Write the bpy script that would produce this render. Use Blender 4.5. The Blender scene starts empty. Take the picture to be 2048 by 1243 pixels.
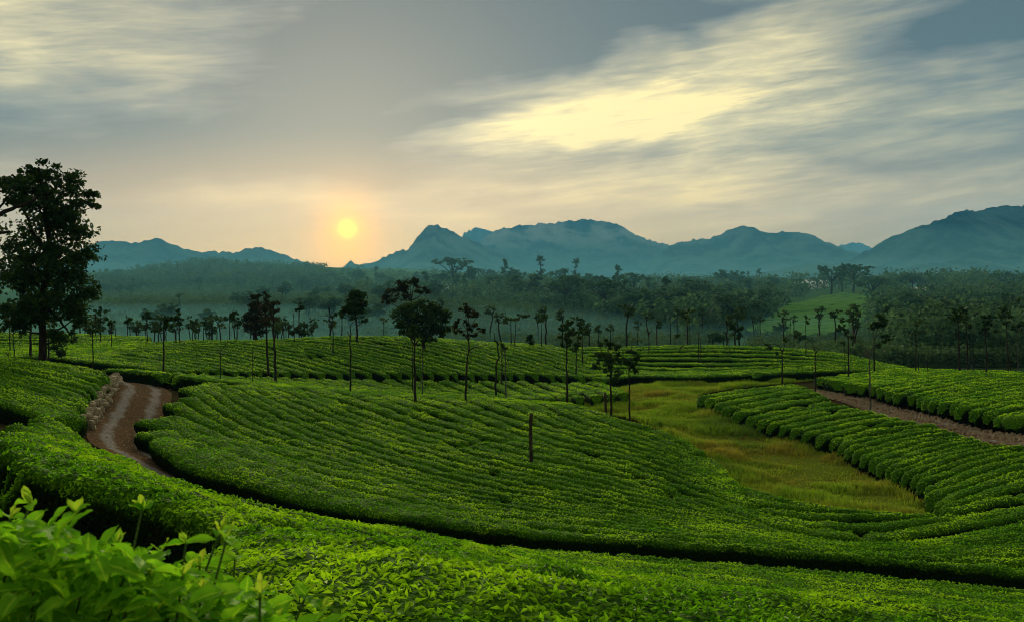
import bpy, math, random
import numpy as np
from mathutils import Vector

SC = bpy.context.scene
COL = SC.collection
rng = np.random.default_rng(11)
random.seed(11)
FPX, CXP, CYP, HOR = 1967.0, 1024.0, 621.5, 560.0      # lens in photo pixels, horizon row
PITCH = math.atan((CYP - HOR) / FPX)

# ------------------------------------------------------------------ camera
cam_d = bpy.data.cameras.new('camera'); cam = bpy.data.objects.new('camera', cam_d); COL.objects.link(cam)
cam_d.sensor_width = 36.0
cam_d.lens = 36.0 * FPX / 2048.0
cam_d.clip_start = 0.05; cam_d.clip_end = 30000
cam.location = (0, 0, 0)
cam.rotation_euler = (math.pi / 2 - PITCH, 0, 0)
cam_d.dof.use_dof = True; cam_d.dof.focus_distance = 30.0; cam_d.dof.aperture_fstop = 12.0
SC.camera = cam

# ------------------------------------------------------------------ render look
SC.view_settings.view_transform = 'Standard'; SC.view_settings.look = 'None'
SC.view_settings.exposure = 0.70; SC.view_settings.gamma = 1.0; SC.view_settings.use_curve_mapping = False
SC.render.engine = 'CYCLES'
SC.cycles.use_denoising = True
SC.cycles.max_bounces = 8; SC.cycles.volume_bounces = 1; SC.cycles.transparent_max_bounces = 16
SC.cycles.sample_clamp_indirect = 4.0
SC.cycles.filter_width = 1.0
SC.cycles.denoising_prefilter = 'ACCURATE'

SUN_AZ = (698 - CXP) / FPX            # radians, + to the right of +Y
SUN_EL = (HOR - 460) / FPX
LAMP_EL = math.radians(8.0)           # centre of the bright veiled area round and above the disc

# ------------------------------------------------------------------ world: low sun behind streaky overcast
W = bpy.data.worlds.new('World'); SC.world = W; W.use_nodes = True
nt = W.node_tree; nt.nodes.clear()
def N(t, **kw):
    n = nt.nodes.new(t)
    for k, v in kw.items(): setattr(n, k, v)
    return n
def L(a, b): nt.links.new(a, b)
def sock(inp, v):
    if isinstance(v, bpy.types.NodeSocket): L(v, inp)
    else: inp.default_value = v
def M(op, a, b=0.0, c=0.0, clamp=False):
    n = N('ShaderNodeMath', operation=op, use_clamp=clamp)
    sock(n.inputs[0], a); sock(n.inputs[1], b); sock(n.inputs[2], c)
    return n.outputs[0]
def MIX(fac, a, b, blend='MIX'):
    n = N('ShaderNodeMix', data_type='RGBA', blend_type=blend, clamp_factor=True)
    sock(n.inputs[0], fac)
    for i, v in ((6, a), (7, b)):
        sock(n.inputs[i], v if isinstance(v, bpy.types.NodeSocket) else (*v, 1.0))
    return n.outputs[2]
def RAMP(x, lo, hi):
    n = N('ShaderNodeMapRange', interpolation_type='SMOOTHSTEP')
    sock(n.inputs[0], x); n.inputs[1].default_value = lo; n.inputs[2].default_value = hi
    return n.outputs[0]
def build_world():
    tc = N('ShaderNodeTexCoord'); sep = N('ShaderNodeSeparateXYZ'); L(tc.outputs['Generated'], sep.inputs[0])
    dx, dy, dz = sep.outputs
    az = M('MULTIPLY', M('ARCTAN2', dx, dy), 57.2958)
    el = M('MULTIPLY', M('ARCSINE', dz), 57.2958)
    def deg(px, py): return ((px - CXP) / FPX * 57.2958, (HOR - py) / FPX * 57.2958)
    def noise(sx, sy, tilt, scale, detail, seed, dist=0.0, rough=0.55):
        # streaks: coordinates stretched along the wind, lightly tilted
        c, s = math.cos(tilt), math.sin(tilt)
        a = M('ADD', M('MULTIPLY', az, c * sx), M('MULTIPLY', el, s * sx))
        b = M('ADD', M('MULTIPLY', az, -s * sy), M('MULTIPLY', el, c * sy))
        cv = N('ShaderNodeCombineXYZ'); L(a, cv.inputs[0]); L(b, cv.inputs[1]); cv.inputs[2].default_value = seed
        n = N('ShaderNodeTexNoise'); L(cv.outputs[0], n.inputs['Vector'])
        n.inputs['Scale'].default_value = scale; n.inputs['Detail'].default_value = detail
        n.inputs['Roughness'].default_value = rough; n.inputs['Distortion'].default_value = dist
        return n.outputs[0]
    warp = noise(0.10, 0.16, 0.1, 1.0, 3, 4.0)
    # gaussian soft masses placed in the sky by direction
    def blob(px, py, sx, sy, tilt=0.0):
        a0, e0 = deg(px, py); c, s = math.cos(tilt), math.sin(tilt)
        da = M('SUBTRACT', az, a0); de = M('SUBTRACT', M('ADD', el, M('MULTIPLY', M('SUBTRACT', warp, 0.5), 6.0)), e0)
        u = M('DIVIDE', M('ADD', M('MULTIPLY', da, c), M('MULTIPLY', de, s)), sx / FPX * 57.2958)
        v = M('DIVIDE', M('ADD', M('MULTIPLY', da, -s), M('MULTIPLY', de, c)), sy / FPX * 57.2958)
        return M('EXPONENT', M('MULTIPLY', M('ADD', M('MULTIPLY', u, u), M('MULTIPLY', v, v)), -1.0))
    def add(*xs):
        r = xs[0]
        for x in xs[1:]: r = M('ADD', r, x)
        return r
    streak = noise(0.060, 0.36, 0.06, 1.0, 7, 1.3, 0.9)
    fine = noise(0.16, 0.9, 0.12, 1.0, 5, 7.7, 0.4)
    thin = noise(0.30, 2.6, 0.10, 1.0, 5, 3.9, 0.8, 0.6)
    broad = noise(0.05, 0.15, 0.08, 1.0, 3, 2.2, 0.3)
    dark = add(M('MULTIPLY', blob(880, 85, 340, 80, 0.06), 0.62), M('MULTIPLY', blob(700, 150, 240, 60, 0.2), 0.30),
               M('MULTIPLY', blob(660, 310, 330, 60, 0.0), 0.50), M('MULTIPLY', blob(800, 235, 260, 30, 0.12), 0.35),
               M('MULTIPLY', blob(1330, 50, 280, 35, 0.05), 0.30), M('MULTIPLY', blob(1950, 110, 330, 75, 0.2), 0.40),
               M('MULTIPLY', blob(330, 300, 330, 90, 0.0), 0.22), M('MULTIPLY', blob(1700, 330, 500, 60, 0.05), 0.10),
               M('MULTIPLY', blob(1150, 330, 260, 25, 0.15), 0.18))
    light = add(M('MULTIPLY', blob(1340, 205, 380, 100, 0.12), 0.27), M('MULTIPLY', blob(950, 275, 320, 45, 0.02), 0.22),
                M('MULTIPLY', blob(1250, 300, 480, 110, 0.12), 0.26), M('MULTIPLY', blob(150, 90, 480, 120, 0.1), 0.20),
                M('MULTIPLY', blob(480, 170, 260, 40, 0.1), 0.22), M('MULTIPLY', blob(1350, 400, 700, 70, 0.0), 0.24), M('MULTIPLY', blob(1300, 270, 650, 170, 0.05), 0.24))
    dark = M('MULTIPLY', dark, M('ADD', -0.15, M('ADD', M('MULTIPLY', streak, 1.3), M('MULTIPLY', fine, 0.9))))
    light = M('MULTIPLY', light, M('ADD', 0.15, M('ADD', M('MULTIPLY', fine, 0.9), M('MULTIPLY', thin, 0.6))))
    t = add(M('MULTIPLY', M('SUBTRACT', streak, 0.5), 1.25), M('MULTIPLY', M('SUBTRACT', fine, 0.5), 0.75), M('MULTIPLY', M('SUBTRACT', thin, 0.5), 0.30),
            M('MULTIPLY', M('SUBTRACT', broad, 0.5), 0.50), 0.45, light, M('MULTIPLY', dark, -2.0))
    t = M('ADD', M('MULTIPLY', M('SUBTRACT', t, 0.45), 0.92), 0.42)
    cr = N('ShaderNodeValToRGB'); L(t, cr.inputs[0])
    els = cr.color_ramp.elements
    stops = [(0.0, (0.040, 0.056, 0.062)), (0.25, (0.110, 0.116, 0.100)), (0.5, (0.222, 0.203, 0.132)),
             (0.75, (0.400, 0.340, 0.185)), (1.0, (0.66, 0.53, 0.22))]
    els[0].position, els[0].color = stops[0][0], (*stops[0][1], 1)
    els[1].position, els[1].color = stops[4][0], (*stops[4][1], 1)
    for p, c in stops[1:4]:
        e = els.new(p); e.color = (*c, 1)
    cloud = cr.outputs[0]
    # warm air low down on the sunward side
    da = M('SUBTRACT', az, SUN_AZ * 57.2958); de = M('SUBTRACT', el, SUN_EL * 57.2958)
    dist2 = M('ADD', M('MULTIPLY', da, da), M('MULTIPLY', de, de))
    low = M('SUBTRACT', 1.0, RAMP(el, 0.8, 9.0))
    toward = M('EXPONENT', M('MULTIPLY', M('MULTIPLY', da, da), -1 / (40.0 ** 2)))
    cloud = MIX(M('MULTIPLY', M('MULTIPLY', low, toward), 0.80), cloud, (0.70, 0.38, 0.11))
    # the sun: veiled disc with an orange corona broken up by the streaks
    de2 = M('ADD', de, 0.7)
    g2 = M('EXPONENT', M('MULTIPLY', M('ADD', M('MULTIPLY', da, da), M('MULTIPLY', M('MULTIPLY', de2, de2), 0.7)), -1 / (1.8 ** 2)))
    cloud = MIX(M('MULTIPLY', g2, M('ADD', 0.40, M('MULTIPLY', fine, 1.0)), clamp=True), cloud, (1.25, 0.46, 0.0))
    g1 = M('EXPONENT', M('MULTIPLY', dist2, -1 / (0.95 ** 2)))
    cloud = MIX(M('MULTIPLY', g1, M('ADD', 0.35, fine), clamp=True), cloud, (1.9, 0.60, 0.0))
    disc = M('EXPONENT', M('MULTIPLY', M('POWER', dist2, 1.3), -1 / (0.44 ** 2.6)))
    cloud = MIX(M('MULTIPLY', disc, M('ADD', 0.30, M('MULTIPLY', thin, 1.3)), clamp=True), cloud, (4.0, 1.45, 0.0))
    sky = N('ShaderNodeTexSky', sky_type='NISHITA', sun_disc=False)
    sky.sun_elevation = LAMP_EL; sky.sun_rotation = SUN_AZ; sky.altitude = 900; sky.dust_density = 2.0
    bg1 = N('ShaderNodeBackground'); L(sky.outputs[0], bg1.inputs[0]); bg1.inputs[1].default_value = 0.08
    bg2 = N('ShaderNodeBackground'); L(cloud, bg2.inputs[0]); bg2.inputs[1].default_value = SKY_GAIN
    mx = N('ShaderNodeMixShader'); mx.inputs[0].default_value = 0.9
    L(bg1.outputs[0], mx.inputs[1]); L(bg2.outputs[0], mx.inputs[2])
    out = N('ShaderNodeOutputWorld'); L(mx.outputs[0], out.inputs[0])
SKY_GAIN = 1.35
build_world()
W.cycles.sampling_method = 'MANUAL'; W.cycles.sample_map_resolution = 1024

sun_d = bpy.data.lights.new('sun', 'SUN'); sun = bpy.data.objects.new('sun', sun_d); COL.objects.link(sun)
sun_d.energy = 4.0; sun_d.angle = math.radians(26); sun_d.color = (1.0, 0.84, 0.56)
sd = Vector((math.sin(SUN_AZ) * math.cos(LAMP_EL), math.cos(SUN_AZ) * math.cos(LAMP_EL), math.sin(LAMP_EL)))
sun.rotation_euler = sd.to_track_quat('Z', 'Y').to_euler()
sun.location = (-30, 60, 40)

# ------------------------------------------------------------------ numeric helpers
def hash3(i, j, k, seed):
    h = (i.astype(np.int64) * 374761393 + j.astype(np.int64) * 668265263 + k.astype(np.int64) * 2147483647 + seed * 1274126177) & 0xffffffff
    h = ((h ^ (h >> 13)) * 1274126177) & 0xffffffff
    h = (h ^ (h >> 16)) & 0xffff
    return h / 65535.0
def vnoise(p, seed=0):
    p = np.asarray(p, float); f = np.floor(p); t = p - f; t = t * t * (3 - 2 * t)
    i, j, k = (f[:, a].astype(np.int64) for a in range(3)); r = 0
    for a in (0, 1):
        for b in (0, 1):
            for c in (0, 1):
                w = (t[:, 0] if a else 1 - t[:, 0]) * (t[:, 1] if b else 1 - t[:, 1]) * (t[:, 2] if c else 1 - t[:, 2])
                r = r + w * hash3(i + a, j + b, k + c, seed)
    return r
def fbm(p, oct=4, seed=0, ridged=False):
    s, a, r = 0.0, 1.0, 0.0; p = np.asarray(p, float)
    for o in range(oct):
        n = vnoise(p * 2 ** o + 17.3 * o, seed + o)
        if ridged: n = 1 - np.abs(2 * n - 1)
        r = r + a * n; s += a; a *= 0.5
    return r / s
def ray(px, py):
    u, v = px - CXP, CYP - py
    c, s = math.cos(PITCH), math.sin(PITCH)
    return u, FPX * c + v * s, -FPX * s + v * c
def P(px, py, d):
    a, b, c = ray(px, py)
    return np.array((a / b * d, d, c / b * d))
class TPS:
    def __init__(self, pts, lam=0.0, scale=1.0):
        pts = np.asarray(pts, float); self.s = scale; self.c = pts[:, :2] / scale; n = len(pts)
        A = np.zeros((n + 3, n + 3)); A[:n, :n] = self.k(self.c, self.c) + lam * np.eye(n)
        A[:n, n] = 1; A[:n, n + 1:] = self.c; A[n, :n] = 1; A[n + 1:, :n] = self.c.T
        b = np.zeros(n + 3); b[:n] = pts[:, 2]
        self.w = np.linalg.solve(A, b)
    @staticmethod
    def k(a, b):
        d2 = ((a[:, None, :] - b[None, :, :]) ** 2).sum(-1)
        return 0.5 * d2 * np.log(d2 + 1e-9)
    def __call__(self, xy):
        xy = np.asarray(xy, float) / self.s; out = np.empty(len(xy)); n = len(self.c)
        for i in range(0, len(xy), 20000):
            q = xy[i:i + 20000]
            out[i:i + 20000] = self.k(q, self.c) @ self.w[:n] + self.w[n] + q @ self.w[n + 1:]
        return out
HEDGE = 0.88
_near = []
for px, py, d, kind in [
    (1024, 1243, 5, 't'), (600, 1243, 4, 't'), (850, 1175, 8, 't'), (940, 1130, 14, 't'), (1000, 1086, 29, 't'),
    (1800, 1225, 17, 't'), (2048, 1243, 17, 't'), (2048, 1184, 26, 't'), (1500, 1180, 13, 't'), (1500, 1243, 9, 't'),
    (1300, 1116, 27.5, 't'), (1700, 1146, 27, 't'),
    (0, 900, 13, 't'), (0, 850, 20, 't'), (0, 790, 32, 't'), (0, 718, 50, 't'), (130, 727, 52, 't'), (200, 900, 19, 't'),
    (230, 748, 50, 't'), (240, 772, 48, 't'), (180, 850, 38, 't'), (300, 960, 12.5, 't'), (400, 960, 30.5, 't'), (300, 917, 33, 't'),
    (700, 1046, 28.5, 't'), (500, 1060, 9, 't'), (600, 1020, 17, 't'), (500, 988, 28, 't'),
    (265, 763, 59, 'g'), (285, 790, 53, 'g'), (250, 858, 42, 'g'), (310, 915, 36, 'g'), (390, 948, 33.5, 'g'), (490, 985, 32.2, 'g'),
    (790, 1060, 30.5, 'g'), (1000, 1097, 31, 'g'), (1300, 1130, 30, 'g'), (1700, 1165, 29, 'g'), (2048, 1195, 28, 'g'),
    (1000, 1048, 32.5, 't'), (1700, 1112, 30.5, 't'), (2048, 1140, 29.5, 't'), (700, 1006, 33, 't'), (500, 950, 34.5, 't'),
    (320, 878, 41, 't'), (300, 830, 46, 't'), (340, 755, 58.5, 't'), (550, 768, 60.5, 't'), (700, 782, 61, 't'), (830, 790, 61, 't'),
    (950, 794, 60, 't'), (1100, 804, 58, 't'), (1240, 835, 55, 't'), (1062, 918, 42, 't'), (700, 880, 45, 't'), (500, 850, 46, 't'),
    (900, 860, 50, 't'), (1290, 850, 53, 't'), (1400, 900, 47, 't'), (1480, 985, 39.5, 't'), (1300, 960, 40, 't'), (1000, 980, 37, 't'),
    (1700, 1075, 33.5, 't'),
    (700, 770, 74, 't'), (450, 762, 70, 't'), (700, 752, 82, 't'), (400, 738, 80, 't'), (1000, 755, 84, 't'), (1180, 760, 86, 't'),
    (1080, 793, 76, 't'), (300, 690, 95, 't'), (500, 678, 100, 't'), (700, 672, 100, 't'), (850, 680, 100, 't'), (1000, 692, 102, 't'),
    (1150, 698, 105, 't'), (700, 710, 90, 't'), (1000, 725, 92, 't'), (200, 735, 72, 't'), (200, 700, 88, 't'), (100, 690, 95, 't'),
    (0, 665, 110, 't'), (180, 668, 112, 't'), (0, 705, 78, 't'),
    (1290, 692, 110, 't'), (1500, 692, 112, 't'), (1700, 706, 110, 't'), (1790, 728, 103, 't'), (1500, 738, 97, 't'), (1300, 745, 93, 't'),
    (1290, 770, 84, 'g'), (1450, 764, 88, 'g'), (1600, 752, 95, 'g'), (1700, 745, 100, 'g'),
    (1150, 800, 73, 'g'), (1250, 805, 71, 'g'), (1390, 805, 70, 'g'), (1350, 860, 59, 'g'), (1500, 880, 56, 'g'), (1450, 940, 48, 'g'),
    (1600, 920, 51, 'g'), (1600, 1000, 42, 'g'), (1500, 1028, 40, 'g'), (1720, 1060, 37.5, 'g'), (1860, 1035, 39.5, 'g'), (1765, 965, 46.5, 'g'),
    (1400, 790, 67, 't'), (1500, 833, 58.5, 't'), (1640, 882, 52, 't'), (1760, 930, 46, 't'), (1885, 1005, 38, 't'), (2048, 1050, 34, 't'),
    (2048, 960, 40, 't'), (2048, 880, 46, 't'), (1900, 842, 53.5, 't'), (1740, 815, 60, 't'), (1620, 776, 70, 't'), (1550, 768, 75, 't'),
    (1800, 880, 51, 't'), (1700, 787, 67, 'g'), (1850, 828, 57, 'g'), (2048, 870, 49.5, 'g'), (1605, 768, 75, 'g'),
    (2048, 836, 53, 't'), (1850, 800, 61, 't'), (1850, 738, 88, 't'), (2048, 743, 85, 't'), (1650, 765, 77, 't'), (1750, 747, 90, 't'),
    (1900, 790, 65, 't'), (2048, 790, 63, 't')]:
    p = P(px, py, d); _near.append((p[0], p[1], p[2] - (HEDGE if kind == 't' else 0)))
for x, y, z in [(0, 0, -1.75), (-4, 0, -1.6), (6, 0, -2.6), (-8, 4, -1.7), (0, -12, -1.2), (25, -10, -4.5), (-25, -10, -1.0), (20, 8, -5.5), (-20, 15, -2.6),
                (-40, 30, -3.0), (40, 15, -7.5), (-10, 66.5, -8.4), (-3, 67, -8.9), (3, 66, -9.2), (-60, 60, -4.5), (55, 50, -7.5),
                (-75, 125, -9.5), (-40, 128, -10.0), (0, 125, -10.0), (40, 130, -11.5), (75, 110, -11.0), (45, 108, -11.5), (-90, 100, -8.0), (90, 80, -9.0)]:
    _near.append((x, y, z))
NEAR = TPS(_near, lam=0.02, scale=40.0)
_far = []
for px, py, d in [
    (200, 640, 320), (400, 640, 320), (640, 650, 300), (400, 600, 480), (200, 590, 600), (600, 600, 520), (250, 558, 850), (400, 526, 1000),
    (550, 528, 1050), (640, 537, 1100), (300, 537, 1000), (180, 555, 950), (0, 562, 900), (480, 572, 700), (760, 536, 1200), (860, 546, 1100),
    (760, 590, 620), (900, 640, 300), (1100, 640, 300), (1000, 600, 420), (1200, 610, 380), (1000, 575, 560), (900, 562, 750), (1150, 566, 720),
    (1300, 602, 450), (1300, 574, 800), (1500, 657, 290), (1600, 612, 400), (1650, 590, 460), (1700, 586, 490), (1740, 602, 450), (1550, 577, 620),
    (1800, 580, 480), (1950, 605, 360), (1900, 665, 240), (2048, 705, 175), (2048, 585, 450), (1900, 575, 620), (1400, 650, 300), (1400, 600, 520), (1420, 575, 700)]:
    _far.append(P(px, py, d))
for px in (-500, 0, 500, 1000, 1500, 2048, 2600):
    for d, z in ((140, -11.5), (215, -14.5), (1700, -12), (2600, -14)):
        _far.append(((px - CXP) / FPX * d, d, z))
FAR = TPS(_far, lam=0.01, scale=400.0)
def ss(x, a, b):
    t = np.clip((x - a) / (b - a), 0, 1); return t * t * (3 - 2 * t)
def ground(xy):
    xy = np.atleast_2d(np.asarray(xy, float))
    x, y = xy[:, 0], xy[:, 1]
    q = np.stack([np.clip(x, -110, 110), np.clip(y, -14, 150)], 1)
    zn = np.clip(NEAR(q), -16, 3)
    lim = np.clip(np.abs(y), 100, 2600) * 0.8
    q2 = np.stack([np.clip(x, -lim, lim), np.clip(y, 120, 2600)], 1)
    zf = np.clip(FAR(q2), -17, 40)
    p3 = np.stack([x / 60, y / 60, 0 * x], 1)
    zf = zf + (fbm(p3, 3, 5) - 0.5) * 3.0 * ss(y, 250, 500)
    r = np.sqrt(x * x + y * y)
    w = np.maximum(ss(y, 112, 150), ss(np.abs(x), 85, 110))
    z = zn * (1 - w) + zf * w
    far = ss(r, 2200, 2600)
    return z * (1 - far) - 14 * far
def gz(x, y): return float(ground([(x, y)])[0])
def hit(px, py, h=HEDGE, lo=2.0, hi=2500.0, n=500):
    d = np.exp(np.linspace(math.log(lo), math.log(hi), n)); a, b, c = ray(px, py)
    f = c / b * d - (ground(np.stack([a / b * d, d], 1)) + h)
    neg = np.nonzero((f[1:] <= 0) & (f[:-1] > 0))[0]
    if len(neg):
        i = neg[0]; t = f[i] / (f[i] - f[i + 1]); dd = d[i] + t * (d[i + 1] - d[i])
    elif f[0] <= 0: dd = lo
    else: dd = d[int(np.argmin(f))]
    return np.array((a / b * dd, dd))

# ------------------------------------------------------------------ mesh and object helpers
def mesh_np(name, verts, faces, mats, mat_idx=None, attrs=None, smooth=True, fattrs=None):
    """faces: list of int arrays (n,3) or (n,4)"""
    me = bpy.data.meshes.new(name)
    verts = np.asarray(verts, np.float32); fs = [np.asarray(f, np.int32) for f in faces if len(f)]
    nl = sum(f.size for f in fs); npoly = sum(len(f) for f in fs)
    me.vertices.add(len(verts)); me.vertices.foreach_set('co', verts.ravel())
    me.loops.add(nl); me.loops.foreach_set('vertex_index', np.concatenate([f.ravel() for f in fs]))
    me.polygons.add(npoly)
    tot = np.concatenate([np.full(len(f), f.shape[1], np.int32) for f in fs])
    me.polygons.foreach_set('loop_start', np.concatenate([[0], np.cumsum(tot)[:-1]]).astype(np.int32))
    me.polygons.foreach_set('loop_total', tot)
    for m in (mats if isinstance(mats, (list, tuple)) else [mats]): me.materials.append(m)
    if mat_idx is not None: me.polygons.foreach_set('material_index', np.asarray(mat_idx, np.int32))
    me.polygons.foreach_set('use_smooth', np.full(npoly, smooth, bool))
    for k, v in (attrs or {}).items():
        a = me.attributes.new(k, 'FLOAT', 'POINT'); a.data.foreach_set('value', np.asarray(v, np.float32))
    me.update(); me.validate()
    return me
def obj(name, me, parent=None, loc=None):
    o = bpy.data.objects.new(name, me); COL.objects.link(o)
    if parent: o.parent = parent
    if loc is not None: o.location = loc
    return o
def tag(o, label=None, cat=None, group=None, kind=None):
    for k, v in (('label', label), ('category', cat), ('group', group), ('kind', kind)):
        if v: o[k] = v
    return o
def empty(name, loc, label=None, cat=None, group=None):
    o = bpy.data.objects.new(name, None); COL.objects.link(o); o.location = loc; o.empty_display_size = 0.2
    return tag(o, label, cat, group)
def grid_faces(nu, nv, closed=False):
    i = np.arange(nu - 1)[:, None] * nv; j = np.arange(nv - 1 if not closed else nv)[None, :]
    a = i + j; b = i + (j + 1) % nv
    return np.stack([a, b, b + nv, a + nv], -1).reshape(-1, 4)
def tube(path, radii, n=7, cap=True):
    path = np.asarray(path, float); radii = np.asarray(radii, float); m = len(path)
    t = np.gradient(path, axis=0); t /= np.linalg.norm(t, axis=1)[:, None] + 1e-9
    ref = np.where(np.abs(t[:, 2:3]) > 0.9, np.array([[1.0, 0, 0]]), np.array([[0, 0, 1.0]]))
    a = np.cross(t, ref); a /= np.linalg.norm(a, axis=1)[:, None] + 1e-9; b = np.cross(t, a)
    ang = np.linspace(0, 2 * np.pi, n, endpoint=False)
    v = path[:, None, :] + radii[:, None, None] * (np.cos(ang)[None, :, None] * a[:, None, :] + np.sin(ang)[None, :, None] * b[:, None, :])
    v = v.reshape(-1, 3); f = grid_faces(m, n, True)
    return v, f
def join(parts):
    vs, fs, o = [], [], 0
    for v, f in parts:
        vs.append(v); fs.append(np.asarray(f) + o); o += len(v)
    return np.concatenate(vs), fs
def leaf_mesh(pos, nrm, size, aspect=0.45, rg=None, fold=0.25):
    """folded diamonds, two triangles each"""
    rg = rg or rng; n = len(pos); size = np.broadcast_to(size, (n,))
    nrm = nrm / (np.linalg.norm(nrm, axis=1)[:, None] + 1e-9)
    r = rg.normal(size=(n, 3)); t = r - (r * nrm).sum(1)[:, None] * nrm; t /= np.linalg.norm(t, axis=1)[:, None] + 1e-9
    s = np.cross(nrm, t); L_, Wd = size[:, None], size[:, None] * aspect
    up = nrm * L_ * fold
    v = np.stack([pos - t * L_ * .5, pos + s * Wd * .5 + up * .5 - t * L_ * 0.05, pos + t * L_ * .5 - up * .4, pos - s * Wd * .5 + up * .5 - t * L_ * 0.05], 1).reshape(-1, 3)
    b = np.arange(n)[:, None] * 4
    f = np.concatenate([b + np.array([[0, 2, 1]]), b + np.array([[0, 3, 2]])], 1).reshape(-1, 3)
    return v, f
def resample(pts, n):
    pts = np.asarray(pts, float); seg = np.linalg.norm(np.diff(pts, axis=0), axis=1); s = np.concatenate([[0], np.cumsum(seg)])
    t = np.linspace(0, s[-1], n)
    return np.stack([np.interp(t, s, pts[:, a]) for a in range(pts.shape[1])], 1)
def smooth_line(pts, k=2):
    pts = np.asarray(pts, float)
    for _ in range(k):
        q = [pts[0]]
        for a, b in zip(pts[:-1], pts[1:]): q += [a * .75 + b * .25, a * .25 + b * .75]
        q.append(pts[-1]); pts = np.array(q)
    return pts

# ------------------------------------------------------------------ materials
class NT:
    def __init__(self, name):
        self.m = bpy.data.materials.new(name); self.m.use_nodes = True; self.t = self.m.node_tree; self.t.nodes.clear()
        self.out = self.n('ShaderNodeOutputMaterial')
    def n(self, t, **kw):
        x = self.t.nodes.new(t)
        for k, v in kw.items(): setattr(x, k, v)
        return x
    def put(self, inp, v):
        if isinstance(v, bpy.types.NodeSocket): self.t.links.new(v, inp)
        elif isinstance(v, (tuple, list)) and len(v) == 3 and inp.type == 'RGBA': inp.default_value = (*v, 1)
        else: inp.default_value = v
    def math(self, op, a, b=0.0, clamp=False):
        x = self.n('ShaderNodeMath', operation=op, use_clamp=clamp); self.put(x.inputs[0], a); self.put(x.inputs[1], b); return x.outputs[0]
    def attr(self, name): return self.n('ShaderNodeAttribute', attribute_name=name).outputs['Fac']
    def pos(self): return self.n('ShaderNodeNewGeometry').outputs['Position']
    def noise(self, scale, detail=3.0, vec=None, rough=0.55):
        x = self.n('ShaderNodeTexNoise'); self.put(x.inputs['Vector'], vec if vec is not None else self.pos())
        x.inputs['Scale'].default_value = scale; x.inputs['Detail'].default_value = detail; x.inputs['Roughness'].default_value = rough
        return x.outputs[0]
    def vor(self, scale, vec=None, out='Distance'):
        x = self.n('ShaderNodeTexVoronoi'); self.put(x.inputs['Vector'], vec if vec is not None else self.pos()); x.inputs['Scale'].default_value = scale
        return x.outputs[out]
    def ramp(self, x, lo, hi):
        r = self.n('ShaderNodeMapRange', interpolation_type='SMOOTHSTEP'); self.put(r.inputs[0], x); r.inputs[1].default_value = lo; r.inputs[2].default_value = hi
        return r.outputs[0]
    def mix(self, f, a, b):
        x = self.n('ShaderNodeMix', data_type='RGBA'); self.put(x.inputs[0], f); self.put(x.inputs[6], a); self.put(x.inputs[7], b); return x.outputs[2]
    def bump(self, h, strength=0.5, dist=0.05):
        b = self.n('ShaderNodeBump'); self.put(b.inputs['Height'], h); b.inputs['Strength'].default_value = strength; b.inputs['Distance'].default_value = dist
        return b.outputs[0]
    def bsdf(self, col, rough=0.7, spec=0.3, normal=None, trans=None):
        p = self.n('ShaderNodeBsdfPrincipled'); self.put(p.inputs['Base Color'], col); self.put(p.inputs['Roughness'], rough)
        p.inputs['Specular IOR Level'].default_value = spec
        if normal is not None: self.put(p.inputs['Normal'], normal)
        o = p.outputs[0]
        if trans is not None:
            t = self.n('ShaderNodeBsdfTranslucent'); self.put(t.inputs[0], trans)
            a = self.n('ShaderNodeMixShader'); a.inputs[0].default_value = 0.35
            self.t.links.new(o, a.inputs[1]); self.t.links.new(t.outputs[0], a.inputs[2]); o = a.outputs[0]
        self.t.links.new(o, self.out.inputs[0]); return self.m

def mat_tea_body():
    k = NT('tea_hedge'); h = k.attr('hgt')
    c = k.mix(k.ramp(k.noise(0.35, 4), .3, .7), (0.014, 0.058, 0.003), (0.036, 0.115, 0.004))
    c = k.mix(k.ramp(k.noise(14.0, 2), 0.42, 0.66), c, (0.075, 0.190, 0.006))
    side = k.mix(k.noise(9.0, 2), (0.004, 0.011, 0.003), (0.010, 0.024, 0.005))  # mature side foliage, darkened further to paint in shade between the rows
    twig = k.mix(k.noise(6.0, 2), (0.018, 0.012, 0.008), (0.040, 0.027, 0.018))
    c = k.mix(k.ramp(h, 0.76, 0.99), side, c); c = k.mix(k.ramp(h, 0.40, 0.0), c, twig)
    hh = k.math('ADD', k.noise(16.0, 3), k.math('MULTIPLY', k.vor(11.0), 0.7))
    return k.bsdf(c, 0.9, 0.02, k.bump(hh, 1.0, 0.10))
def mat_leaf(name, dark, light, tip, rough=0.6, spec=0.05, tr=1.5):
    k = NT(name); r = k.attr('rnd'); h = k.attr('hgt')
    c = k.mix(r, dark, light)
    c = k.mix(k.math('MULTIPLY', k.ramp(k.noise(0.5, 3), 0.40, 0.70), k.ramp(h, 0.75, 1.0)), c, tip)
    c = k.mix(k.ramp(h, 0.70, 0.97), (dark[0] * .28, dark[1] * .26, dark[2] * .5), c)  # leaves below the top: older foliage plus gap shade put into the colour
    b = k.n('ShaderNodeMix', data_type='RGBA', blend_type='MULTIPLY'); k.put(b.inputs[0], 1.0); k.put(b.inputs[6], c); k.put(b.inputs[7], (tr, tr, tr * .6))
    return k.bsdf(c, rough, spec, None, b.outputs[2])
def mat_crown(name, a, b, c2):
    k = NT(name); r = k.attr('rnd')
    c = k.mix(r, a, b); c = k.mix(k.ramp(k.noise(0.7, 2), 0.5, 0.75), c, c2)
    return k.bsdf(c, 0.7, 0.04, None, c)
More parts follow.
